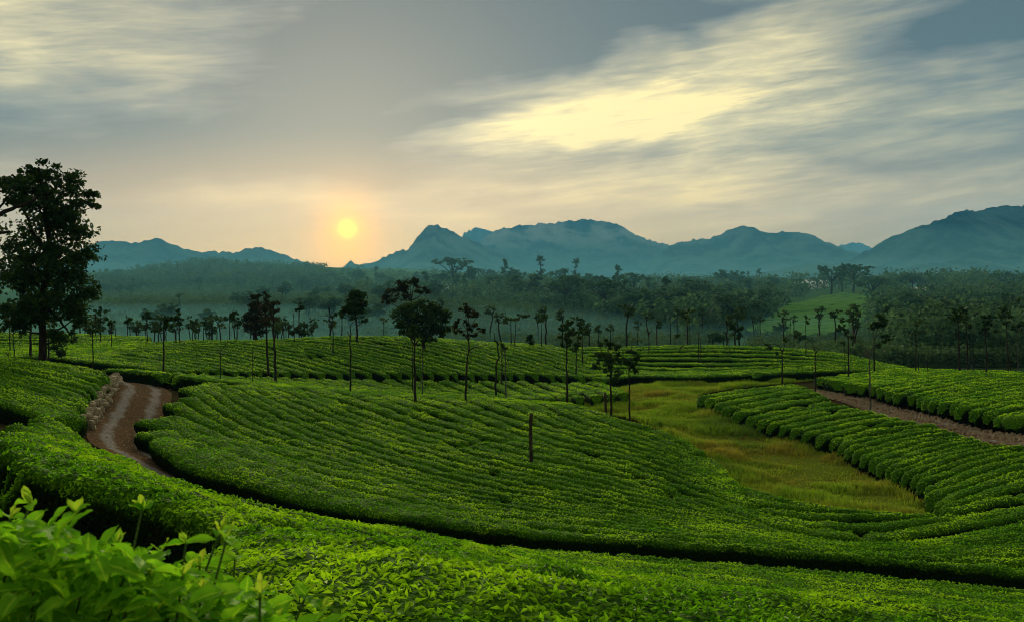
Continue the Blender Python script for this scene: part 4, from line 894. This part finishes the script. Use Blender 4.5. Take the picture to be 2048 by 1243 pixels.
# trees that stand out on the valley ridges: (kind, base px, base py, distance, height in px, label)
SPOT = [
 ('spread', 905, 552, 600, 46, 'dark spreading tree on the ridge under the massif left flank'), ('round', 880, 556, 580, 26, 'rounded tree left of the ridge top spreading tree'),
 ('round', 945, 560, 580, 34, 'wide rounded tree on the ridge below the pale far peak'), ('tall', 1010, 572, 560, 60, 'pointed tall tree on the middle ridge'),
 ('round', 1032, 575, 560, 42, 'bushy tree right of the pointed ridge tree'), ('tall', 1081, 580, 560, 74, 'tallest eucalyptus like tree standing above the middle ridge'),
 ('spread', 1120, 572, 600, 40, 'flat tree right of the tallest ridge tree'), ('tall', 1152, 580, 580, 68, 'tall ridge tree in the centre of the middle wood'), ('round', 1180, 582, 560, 44, 'round tree between two tall ridge trees'),
 ('tall', 1235, 596, 520, 70, 'tall tree with a narrow head at the right end of the ridge'), ('tall', 1262, 604, 500, 56, 'tall tree just right of the narrow headed tree'),
 ('tall', 1295, 625, 430, 78, 'big tiered tree below the ridge end'), ('tall', 1310, 622, 440, 60, 'smaller tiered tree behind the big tiered tree'),
 ('tall', 1378, 648, 360, 98, 'very tall tiered tree in the valley centre right'), ('round', 1425, 640, 380, 56, 'broad dark tree right of the very tall tiered tree'), ('spread', 1410, 606, 480, 40, 'flat topped tree in the valley wood'),
 ('round', 1445, 585, 600, 52, 'dense tree at the left of the ridge top clump'), ('round', 1474, 582, 600, 50, 'dense tree at the right of the ridge top clump'), ('tall', 1496, 566, 700, 26, 'first small tree on the skyline right of the clump'),
 ('shade', 1519, 562, 750, 26, 'palm like tree on the skyline'), ('round', 1538, 562, 750, 22, 'second small tree on the skyline near the palm like tree'),
 ('spread', 1500, 610, 480, 60, 'wide dark tree on the hill left of the light green slope'), ('spread', 1545, 600, 520, 48, 'wide dark tree touching the light green slope'), ('round', 1615, 578, 620, 22, 'small tree beside the white roofs'),
 ('spread', 1662, 600, 480, 76, 'tall spreading tree left of three on top of the light green slope'), ('tall', 1684, 600, 480, 82, 'middle tree of three on top of the light green slope'), ('spread', 1706, 596, 490, 76, 'right tree of three on top of the light green slope'),
 ('round', 1738, 584, 520, 44, 'domed tree right of the three hilltop trees'), ('round', 1780, 600, 460, 44, 'broad dark tree above the grey roof on the right'), ('spread', 1825, 596, 470, 52, 'tree with a stepped top above the right wood'),
 ('round', 1850, 590, 500, 34, 'low round tree right of the stepped tree'), ('round', 1880, 588, 500, 40, 'dark round tree on the right skyline'), ('tall', 1918, 580, 560, 36, 'small pointed skyline tree on the right'), ('tall', 1935, 578, 560, 30, 'second pointed skyline tree on the right'),
 ('tall', 1962, 580, 560, 36, 'third pointed skyline tree on the right'), ('spread', 2005, 598, 460, 60, 'feathery bamboo like clump near the right border'), ('spread', 2035, 600, 460, 56, 'feathery clump at the right border'),
 ('round', 1560, 680, 240, 44, 'hazy round tree at the foot of the light green slope'), ('round', 1600, 690, 200, 34, 'smaller hazy tree at the foot of the light green slope'), ('round', 1425, 692, 190, 34, 'bushy tree behind the middle of the back field'), ('round', 1447, 692, 190, 40, 'bushy tree left of the mushroom shaped tree'),
 ('shade', 1180, 690, 160, 46, 'thin shade tree left of the short thick tree'), ('shade', 1198, 690, 165, 42, 'thin shade tree above the short thick tree'), ('shade', 1220, 690, 165, 44, 'thin shade tree behind the short thick tree'),
 ('round', 1870, 690, 170, 110, 'large leafy tree behind the tall right group'), ('spread', 1960, 700, 165, 95, 'large dark tree behind the right fields'), ('round', 1800, 690, 190, 84, 'large dark tree right of the stacked crown tree'), ('spread', 2030, 690, 175, 80, 'large dark tree at the right border of the wood'),
]
for kind, px, py, d, hp, lab in SPOT:
    p = P(px, py, d); far_tree(kind, p[:2], max(2.0, P(px, py - hp, d)[2] - gz(p[0], p[1])), lab, 'trees that stand out on the valley ridges', wide=rng.uniform(.9, 1.2))
# slim shade trees in the mist behind the left fields
for i in range(46):
    px = rng.uniform(150, 660); d = rng.uniform(128, 190); p = P(px, 660, d)
    far_tree('shade', p[:2], (P(px, rng.uniform(626, 650), d)[2] - gz(p[0], p[1])), 'slim misty shade tree in the valley behind the left fields', 'shade trees in the valley mist')
for i in range(26):
    px = rng.uniform(960, 1800); d = rng.uniform(135, 240); p = P(px, 660, d)
    far_tree('shade', p[:2], rng.uniform(6, 9), 'slim shade tree in the valley behind the back field', 'shade trees behind the back field')
# light green tea slope on the far hill: polygon kept clear of trees
SLOPE_PX = [(1490, 668), (1560, 622), (1640, 596), (1690, 590), (1745, 596), (1735, 640), (1700, 672), (1600, 680)]
def in_px(px, py, poly): return bool(inside(np.array([[px, py]], float), np.array(poly, float))[0])
WOODS = [([(640, 560), (900, 560), (1100, 575), (1320, 600), (1400, 660), (1300, 660), (1100, 610), (900, 600), (700, 590)], 'tree in the middle wood of the valley', ('round', 'tall', 'spread', 'round'), 60, (7, 14)),
         ([(1330, 600), (1500, 590), (1560, 610), (1490, 660), (1400, 668), (1330, 650)], 'tree in the wood left of the light green slope', ('round', 'spread', 'tall'), 22, (7, 13)),
         ([(1740, 600), (2060, 600), (2060, 700), (1780, 705), (1745, 660)], 'tree in the dark wood on the right', ('round', 'spread', 'round'), 46, (6, 12)),
         ([(180, 560), (400, 535), (640, 545), (700, 600), (560, 600), (400, 580), (200, 600)], 'small tree on the wooded hill at the left', ('round', 'tall', 'round'), 40, (7, 12)),
         ([(250, 630), (640, 590), (900, 600), (900, 660), (640, 655), (300, 660)], 'small lone tree on the misty tea hill', ('round', 'shade', 'round'), 34, (6, 9))]
def wood_hit(px, py): return hit(px, py, 0.5, 135, 1600, 260)
for poly, lab, kinds, n, (h0, h1) in WOODS:
    pa = np.array(poly); c = 0
    while c < n:
        px, py = rng.uniform(pa[:, 0].min(), pa[:, 0].max()), rng.uniform(pa[:, 1].min(), pa[:, 1].max())
        if not in_px(px, py, poly) or in_px(px, py, SLOPE_PX): continue
        far_tree(kinds[rng.integers(0, len(kinds))], wood_hit(px, py), rng.uniform(h0, h1), lab, lab.replace('tree ', 'trees ', 1).replace('small ', ''), wide=rng.uniform(.9, 1.3)); c += 1

# ------------------------------------------------------------------ woodland too dense to count, scrub
def scatter(name, label, regions, mat, leaf_k, seed):
    rg = np.random.default_rng(seed); Pp, Nn, Sz = [], [], []
    for poly, n, (h0, h1), wide in regions:
        pa = np.array(poly, float); q = np.column_stack([rg.uniform(pa[:, 0].min(), pa[:, 0].max(), n * 3), rg.uniform(pa[:, 1].min(), pa[:, 1].max(), n * 3)])
        q = q[inside(q, pa)]; q = q[~inside(q, np.array(SLOPE_PX, float))][:n]
        for px, py in q:
            xy = wood_hit(px, py); z = gz(*xy); hh = rg.uniform(h0, h1); r = hh * wide * rg.uniform(.8, 1.25); nl = 40
            nc = 6; u = rg.normal(size=(nc, 3)); u /= np.linalg.norm(u, axis=1)[:, None]; ci = rg.integers(0, nc, nl)
            c = np.array([xy[0], xy[1], z + hh * .55]); R = np.array([r, r, hh * .45])
            Pp.append(c + u[ci] * R * rg.uniform(.3, .9, (nl, 1)) + rg.normal(size=(nl, 3)) * R * .22); Nn.append(u[ci] * .6 + rg.normal(size=(nl, 3)) * .6 + np.array([[0, 0, .5]])); Sz.append(np.full(nl, hh * leaf_k) * rg.uniform(.6, 1.3, nl))
    p = np.concatenate(Pp); v, f = leaf_mesh(p, np.concatenate(Nn), np.concatenate(Sz), .7, rg)
    tr = np.repeat(rg.uniform(size=len(p) // 40 + 1), 40)[:len(p)]
    tag(obj(name, mesh_np(name, v, [f], MT[mat], attrs={'rnd': np.repeat(np.clip(tr * .7 + rg.uniform(0, .3, len(p)), 0, 1), 4)}, smooth=False)), label, 'forest', None, 'stuff')
scatter('forest', 'dense woodland covering the valley hills', [
    ([(175, 562), (300, 538), (400, 527), (640, 538), (700, 575), (560, 580), (400, 572), (180, 592)], 800, (6, 10), .55),
    ([(640, 540), (860, 548), (1100, 560), (1320, 590), (1420, 640), (1380, 680), (1250, 650), (1100, 620), (900, 600), (680, 600)], 520, (5, 10), .6),
    ([(1300, 575), (1560, 575), (1620, 590), (1490, 660), (1400, 675), (1320, 640)], 420, (5, 10), .6),
    ([(1740, 590), (2100, 580), (2100, 715), (1790, 712), (1745, 650)], 620, (4, 9), .7),
    ([(1250, 545), (2100, 555), (2100, 585), (1250, 580)], 420, (6, 11), .6)], 'crown_far', .19, 5)
scatter('scrub', 'low green scrub and old tea on the valley floor and hill feet', [
    ([(170, 590), (400, 572), (640, 578), (900, 585), (900, 625), (640, 615), (170, 625)], 1300, (1.5, 4.5), .9),
    ([(170, 600), (640, 590), (940, 600), (940, 690), (640, 672), (170, 672)], 900, (1.2, 3.5), .8),
    ([(880, 600), (1100, 600), (1400, 660), (1480, 690), (1200, 700), (900, 690)], 1300, (1.5, 3.5), .8),
    ([(1480, 660), (1760, 660), (2100, 690), (2100, 740), (1800, 735), (1500, 700)], 700, (1.2, 3.2), .8)], 'scrub', .22, 6)
# light green tea slope: rows of low hedges far away, plus its pale footpath
def far_slope():
    c = np.array([wood_hit(*p) for p in SLOPE_PX]); lo, hi = c.min(0), c.max(0); V, Fs, H, o = [], [], [], 0
    for row in np.arange(0, 44):
        a = lo + np.array([0, (row / 43.0) * (hi[1] - lo[1]) + 0]); n = 110; x = np.linspace(lo[0], hi[0], n); y = np.full(n, a[1]) + (x - lo[0]) * .35 - 20
        q = np.stack([x, y], 1); pr = np.array([(-1.8, 0), (-1.6, .7), (0, .95), (1.6, .7), (1.8, 0)]); qq = np.repeat(q, 5, 0); qq[:, 1] += np.tile(pr[:, 0], n); z = ground(qq) - .05 + np.tile(pr[:, 1], n) * (1.5 + .8 * vnoise(np.column_stack([qq / 2.5, 0 * qq[:, 0]]), 3))
        f = grid_faces(n, 5); cx = qq[f].mean(1); P3 = np.column_stack([cx, ground(cx)]); ppx = CXP + cx[:, 0] / cx[:, 1] * FPX; ppy = HOR - P3[:, 2] / cx[:, 1] * FPX
        keep = inside(cx, c)
        V.append(np.column_stack([qq, z])); Fs.append(f[keep] + o); H.append(np.tile(pr[:, 1], n)); o += len(qq)
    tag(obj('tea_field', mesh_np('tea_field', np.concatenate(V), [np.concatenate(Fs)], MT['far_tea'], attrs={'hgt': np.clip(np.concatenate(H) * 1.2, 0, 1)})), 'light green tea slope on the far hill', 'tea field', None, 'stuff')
far_slope()

# ------------------------------------------------------------------ houses among the far trees
def house(px, py, d, w, dep, hwall, rz, label):
    p = P(px, py, d); r = empty('house', (p[0], p[1], gz(p[0], p[1])), label, 'house', 'small houses among the far trees'); r.rotation_euler = (0, 0, rz)
    def box(x0, x1, y0, y1, z0, z1):
        v = np.array([(x, y, z) for x in (x0, x1) for y in (y0, y1) for z in (z0, z1)]); f = np.array([[0, 1, 3, 2], [4, 6, 7, 5], [0, 4, 5, 1], [2, 3, 7, 6], [0, 2, 6, 4], [1, 5, 7, 3]]); return v, f
    v, f = box(-w / 2, w / 2, -dep / 2, dep / 2, -1, hwall); obj('wall', mesh_np('wall', v, [f], MT['wall'], smooth=False), r)
    e = .5; rh = hwall + dep * .28
    v = np.array([(-w / 2 - e, -dep / 2 - e, hwall - .1), (w / 2 + e, -dep / 2 - e, hwall - .1), (w / 2 + e, 0, rh), (-w / 2 - e, 0, rh), (-w / 2 - e, dep / 2 + e, hwall - .1), (w / 2 + e, dep / 2 + e, hwall - .1)])
    v = np.vstack([v, v + np.array([0, 0, .12])]); f4 = np.array([[0, 3, 2, 1], [3, 4, 5, 2], [6, 7, 8, 9], [9, 8, 11, 10], [0, 1, 7, 6], [4, 10, 11, 5]]); ends = np.array([[1, 2, 8, 7], [2, 5, 11, 8], [0, 6, 9, 3], [3, 9, 10, 4]])
    obj('roof', mesh_np('roof', v, [np.vstack([f4, ends])], MT['roof'], smooth=False), r)
    for s in (-.3, .3):
        v, f = box(w * s - .5, w * s + .5, -dep / 2 - .05, -dep / 2 + .05, 1.0, 2.1); obj('window', mesh_np('window', v, [f], MT['window'], smooth=False), r)
    v, f = box(-.45, .45, -dep / 2 - .05, -dep / 2 + .05, 0, 2.1); obj('door', mesh_np('door', v, [f], MT['window'], smooth=False), r)
house(1605, 577, 560, 11, 6, 3, .15, 'white roofed house left of the hilltop trees')
house(1632, 570, 600, 13, 6, 3, .0, 'longer white roofed house behind the first white roof')
house(1843, 598, 430, 8, 5, 3, -.2, 'brightest small white house in the right wood')
house(1880, 580, 520, 10, 6, 3, .1, 'dim low house behind the right wood')
house(1985, 613, 400, 6, 5, 2.8, .1, 'tiny pale house near the right border')
house(905, 563, 640, 12, 5, 2.6, .05, 'long pale shed on the ridge below the cone shaped peak')
house(1392, 566, 760, 9, 6, 3, .2, 'small white house on the far flat under the massif')

# ------------------------------------------------------------------ stone retaining wall by the road bend
WALL_SIDE = 1.0
def stone_wall():
    tn = np.gradient(ROAD, axis=0); tn /= np.linalg.norm(tn, axis=1)[:, None]
    sel = (ROAD[:, 1] < 56.5) & (ROAD[:, 1] > 41.5); q = ROAD + np.stack([tn[:, 1], -tn[:, 0]], 1) * WALL_SIDE * 1.42
    line = resample(q[sel], 40)
    g0 = line[20]; root = empty('stone_wall', (g0[0], g0[1], gz(*g0)), 'low wall of rough tan stones along the left side of the road bend', 'wall')
    o0 = np.array([g0[0], g0[1], gz(*g0)]); ms = []
    rg = np.random.default_rng(3)
    for i in range(7):
        u = np.array([(a, b, c) for a in (-1, 1) for b in (-1, 1) for c in (-1, 1)], float); v = []
        t = np.linspace(0, np.pi, 5)[1:-1]; p = np.linspace(0, 2 * np.pi, 7, endpoint=False)
        v = [(0, 0, 1)] + [(math.sin(a) * math.cos(b), math.sin(a) * math.sin(b), math.cos(a)) for a in t for b in p] + [(0, 0, -1)]
        v = np.array(v); v = np.sign(v) * np.abs(v) ** .75; v *= rg.uniform(.8, 1.15, (len(v), 1)); v *= np.array([.5, .4, .42])
        f = [[0, 1 + j, 1 + (j + 1) % 7] for j in range(7)]; q = [[1 + 7 * r + j, 1 + 7 * (r + 1) + j, 1 + 7 * (r + 1) + (j + 1) % 7, 1 + 7 * r + (j + 1) % 7] for r in range(2) for j in range(7)]
        f += [[len(v) - 1, 1 + 14 + (j + 1) % 7, 1 + 14 + j] for j in range(7)]
        ms.append(mesh_np('stone', v, [np.array(f), np.array(q)], MT['stone'], smooth=False))
    L_ = np.linalg.norm(np.diff(line, axis=0), axis=1).sum(); n = int(L_ / .34)
    for c in range(3):
        pts = resample(line, n)
        for i, q in enumerate(pts):
            q = q + rg.normal(size=2) * .07 + (np.array([.17, .0]) if c % 2 else 0)
            s = obj('stone', ms[rg.integers(0, 7)], root); s.location = (q[0] - o0[0] - c * .05, q[1] - o0[1], gz(*q) - o0[2] + .10 + c * .23 + rg.normal() * .02)
            s.rotation_euler = (rg.normal() * .2, rg.normal() * .2, rg.uniform(0, 6.28)); sc = rg.uniform(.22, .42); s.scale = (sc * 1.2, sc, sc)
stone_wall()
# earth cut and litter beside the field track
def rubble(label, line, n, off, size, seed):
    rg = np.random.default_rng(seed); t = rg.uniform(0, 1, n); q = np.stack([np.interp(t, np.linspace(0, 1, len(line)), line[:, a]) for a in (0, 1)], 1)
    tn = np.gradient(line, axis=0); tn = np.stack([np.interp(t, np.linspace(0, 1, len(line)), tn[:, a]) for a in (0, 1)], 1); tn /= np.linalg.norm(tn, axis=1)[:, None]
    q = q + np.stack([tn[:, 1], -tn[:, 0]], 1) * rg.uniform(off[0], off[1], n)[:, None]; z = ground(q) + .05
    s = rg.uniform(.4, 1.3, n) * size; u = np.array([(1, 0, 0), (-.5, .87, 0), (-.5, -.87, 0), (0.1, 0, .9)]); v = (np.column_stack([q, z])[:, None, :] + (u[None] * rg.uniform(.6, 1.3, (n, 4, 1))) * s[:, None, None]).reshape(-1, 3)
    b = np.arange(n)[:, None] * 4; f = np.concatenate([b + np.array([[0, 1, 3]]), b + np.array([[1, 2, 3]]), b + np.array([[2, 0, 3]])], 1).reshape(-1, 3)
    tag(obj('rubble', mesh_np('rubble', v, [f], MT['rubble'], smooth=False)), label, 'rubble', None, 'stuff')
rubble('loose stones and dry leaves along the earth track', TRACK, 2600, (-1.5, 1.1), .10, 4)
rubble('loose stones scattered on the dirt road', ROAD[: len(ROAD) // 2], 700, (-1.5, 1.5), .045, 5)

# ------------------------------------------------------------------ leafy shrub right in front of the camera
LEAF_MID = []
def leaf_plate(L_, Wd, curl, wave, seed):
    rg = np.random.default_rng(seed); nu, nv = 9, 5; u = np.linspace(0, 1, nu); w = np.sin(np.pi * np.clip(u * .93 + .05, 0, 1)) ** .75 * (1 - .25 * u); w[-1] = .02; w[0] = .06
    V = []
    for i in range(nu):
        for j in range(nv):
            s = (j / (nv - 1) - .5) * 2; tooth = 1 + (.10 if (i % 2 == 0 and abs(s) > .9) else 0)
            V.append((s * w[i] * Wd * .5 * tooth, u[i] * L_, abs(s) * w[i] * Wd * .22 - curl * L_ * u[i] ** 2 + wave * L_ * math.sin(u[i] * 9 + s * 2 + seed) * abs(s) + rg.normal() * .012 * L_))
    LEAF_MID.append(np.tile(np.abs(np.linspace(-1, 1, nv)), nu)); return np.array(V), grid_faces(nu, nv)
def mat_shrub(name, a, b, tip):
    k = NT(name); oi = k.n('ShaderNodeObjectInfo'); c = k.mix(oi.outputs['Random'], a, b); c = k.mix(k.ramp(k.noise(22, 3), .5, .8), c, tip); c = k.mix(k.ramp(k.attr('mid'), .22, .0), c, (tip[0] * 1.1, tip[1] * 1.0, tip[2] * 1.2)); c = k.mix(k.ramp(k.noise(90, 2), .62, .72), c, (b[0] * .6, b[1] * .5, b[2]))
    b_ = k.n('ShaderNodeMix', data_type='RGBA', blend_type='MULTIPLY'); k.put(b_.inputs[0], 1.0); k.put(b_.inputs[6], c); k.put(b_.inputs[7], (1.7, 1.7, 1.0))
    return k.bsdf(c, .7, .03, k.bump(k.noise(60, 2), .4, .004), b_.outputs[2])
def shrub():
    mg = mat_shrub('shrub_leaf', (0.070, 0.250, 0.010), (0.210, 0.480, 0.018), (0.28, 0.54, 0.025)); my = mat_shrub('shrub_tip', (0.16, 0.36, 0.02), (0.32, 0.48, 0.04), (0.38, 0.44, 0.04))
    ms = MT['bark']; stem_m = mat_simple('shrub_stem', (0.05, 0.10, 0.02), (0.09, 0.16, 0.03), 30)
    big = [mesh_np('leaf', *(lambda t: (t[0], [t[1]]))(leaf_plate(.078, .044, rg_c, .05, i)), mg, attrs={'mid': LEAF_MID[0]}) for i, rg_c in enumerate((.05, .15, .25, .35, .1, .2))]
    tip = [mesh_np('leaf', *(lambda t: (t[0], [t[1]]))(leaf_plate(.034, .015, c, .04, 20 + i)), my, attrs={'mid': LEAF_MID[0]}) for i, c in enumerate((-.1, .1, .2))]
    bx, by = -.85, 1.35; bz = gz(bx, by); root = empty('broadleaf_shrub', (bx, by, bz), 'bright leafy shrub with yellow shoot tips filling the near left corner', 'shrub')
    o0 = np.array([bx, by, bz]); rg = np.random.default_rng(8)
    shoots = [(62, 1005), (150, 1022), (20, 1035), (284, 1018), (232, 1092), (320, 1105), (440, 1062), (452, 1080), (372, 1085), (118, 1098), (70, 1120), (200, 1138), (300, 1150), (165, 1180), (470, 1118), (520, 1190), (612, 1190), (645, 1222), (405, 1180),
              (345, 1205), (255, 1205), (95, 1205), (25, 1180), (20, 1110), (120, 1155), (400, 1130), (560, 1235), (480, 1225), (180, 1240), (60, 1240), (300, 1240), (425, 1240), (250, 1150), (10, 1215), (130, 1230), (-30, 1080), (-40, 1160), (365, 1150), (215, 1180), (330, 1240)]
    for i, (px, py) in enumerate(shoots):
        d = 1.32 + .38 * rg.uniform() + (0.12 if py < 1110 else 0); t = P(px, py, d) - o0
        s = np.array([rg.normal() * .15 + t[0] * .4, rg.normal() * .12 + t[1] * .35, max(.25, t[2] * .35)]); mid = (s + t) / 2 + rg.normal(size=3) * .04 + np.array([0, 0, -.04])
        path = resample(smooth_line(np.array([np.array([rg.normal() * .05, rg.normal() * .05, -.1]), s, mid, t]), 2), 26)
        v, f = tube(path, np.linspace(.007, .0018, 26), 6); obj('stem', mesh_np('stem', v, [f], stem_m), root)
        nl = 6 if i < 30 else 5; a0 = rg.uniform(0, 6.28)
        for j in range(nl):
            lvl = j // 2; p = path[25 - lvl * 2] if lvl > 0 else path[25]; a = a0 + j * math.pi + lvl * 1.4 + rg.normal() * .3
            o = obj('leaf', big[rg.integers(0, 6)], root); o.location = p; sc = (.50 + .15 * lvl) * rg.uniform(.85, 1.25); o.scale = (sc,) * 3
            o.rotation_euler = (rg.uniform(-.1, .55) - (.25 if lvl > 2 else 0) , rg.normal() * .3, a)
        for j in range(2 if i % 3 else 3):
            o = obj('young_leaf', tip[rg.integers(0, 3)], root); o.location = path[25]; o.rotation_euler = (rg.uniform(.7, 1.3), rg.normal() * .2, rg.uniform(0, 6.28)); o.scale = (rg.uniform(.6, 1.05),) * 3
    # inner foliage, too small and many to pick apart
    V, Fs, o = [], [], 0
    for i in range(3000):
        px, py = rg.uniform(-60, 640), rg.uniform(1030, 1330)
        if py < 1055 + max(0, px - 120) * .40: continue
        p = P(px, py, rg.uniform(1.3, 1.95)) - o0; v, f = leaf_plate(.072, .042, .2, .05, 40 + i % 9); a, b, c = rg.uniform(0, 6.28), rg.normal() * .5 + .1, rg.normal() * .4
        Rz = np.array([[math.cos(a), -math.sin(a), 0], [math.sin(a), math.cos(a), 0], [0, 0, 1]]); Rx = np.array([[1, 0, 0], [0, math.cos(b), -math.sin(b)], [0, math.sin(b), math.cos(b)]]); Ry = np.array([[math.cos(c), 0, math.sin(c)], [0, 1, 0], [-math.sin(c), 0, math.cos(c)]])
        V.append(v @ (Rz @ Rx @ Ry).T * rg.uniform(.48, .82) + p); Fs.append(f + o); o += len(v)
    io = obj('inner_leaves', mesh_np('inner_leaves', np.concatenate(V), [np.concatenate(Fs)], mg, attrs={'mid': np.tile(LEAF_MID[0], len(V))}), root); io['kind'] = 'stuff'
shrub()

# ------------------------------------------------------------------ air
def volume_mat(name, col, dens, ani=0.0):
    k = NT(name); v = k.n('ShaderNodeVolumePrincipled'); v.inputs['Color'].default_value = (*col, 1); v.inputs['Density'].default_value = dens; v.inputs['Anisotropy'].default_value = ani
    k.t.links.new(v.outputs[0], k.out.inputs['Volume']); return k.m
def haze_box(zlo, zhi):
    v = np.array([(x, y, z) for x in (-4800, 4800) for y in (-300, 9300) for z in (zlo, zhi)], float); f = np.array([[0, 1, 3, 2], [4, 6, 7, 5], [0, 4, 5, 1], [2, 3, 7, 6], [0, 2, 6, 4], [1, 5, 7, 3]])
    o = obj('haze', mesh_np('haze', v, [f], volume_mat('haze_air', (0.12, 0.53, 1.0), 0.92e-4), smooth=False)); tag(o, 'thin blue haze over the whole valley', None, None, 'stuff')
haze_box(GMIN - 1.0, 640.0)
def mist(px, d, rx, ry, z, rz, dens):
    x = (px - CXP) / FPX * d; n, m = 24, 12; v = []
    for i in range(m + 1):
        for j in range(n):
            a, b = math.pi * i / m, 2 * math.pi * j / n; v.append((rx * math.sin(a) * math.cos(b), ry * math.sin(a) * math.sin(b), rz * math.cos(a)))
    o = obj('mist', mesh_np('mist', np.array(v), [grid_faces(m + 1, n, True)[:, ::-1]], volume_mat('valley_mist', (0.28, 0.78, 0.98), dens)), None, (x, d, z)); tag(o, 'pale morning mist lying in the valley bottom', None, None, 'stuff')
mist(380, 330, 300, 190, -15, 6.5, 0.0026)
mist(1080, 270, 150, 100, -15, 4.5, 0.0016)
mist(800, 760, 900, 560, -12, 50, 0.00032)
mist(1150, 2300, 2600, 1400, -14, 60, 0.00005)
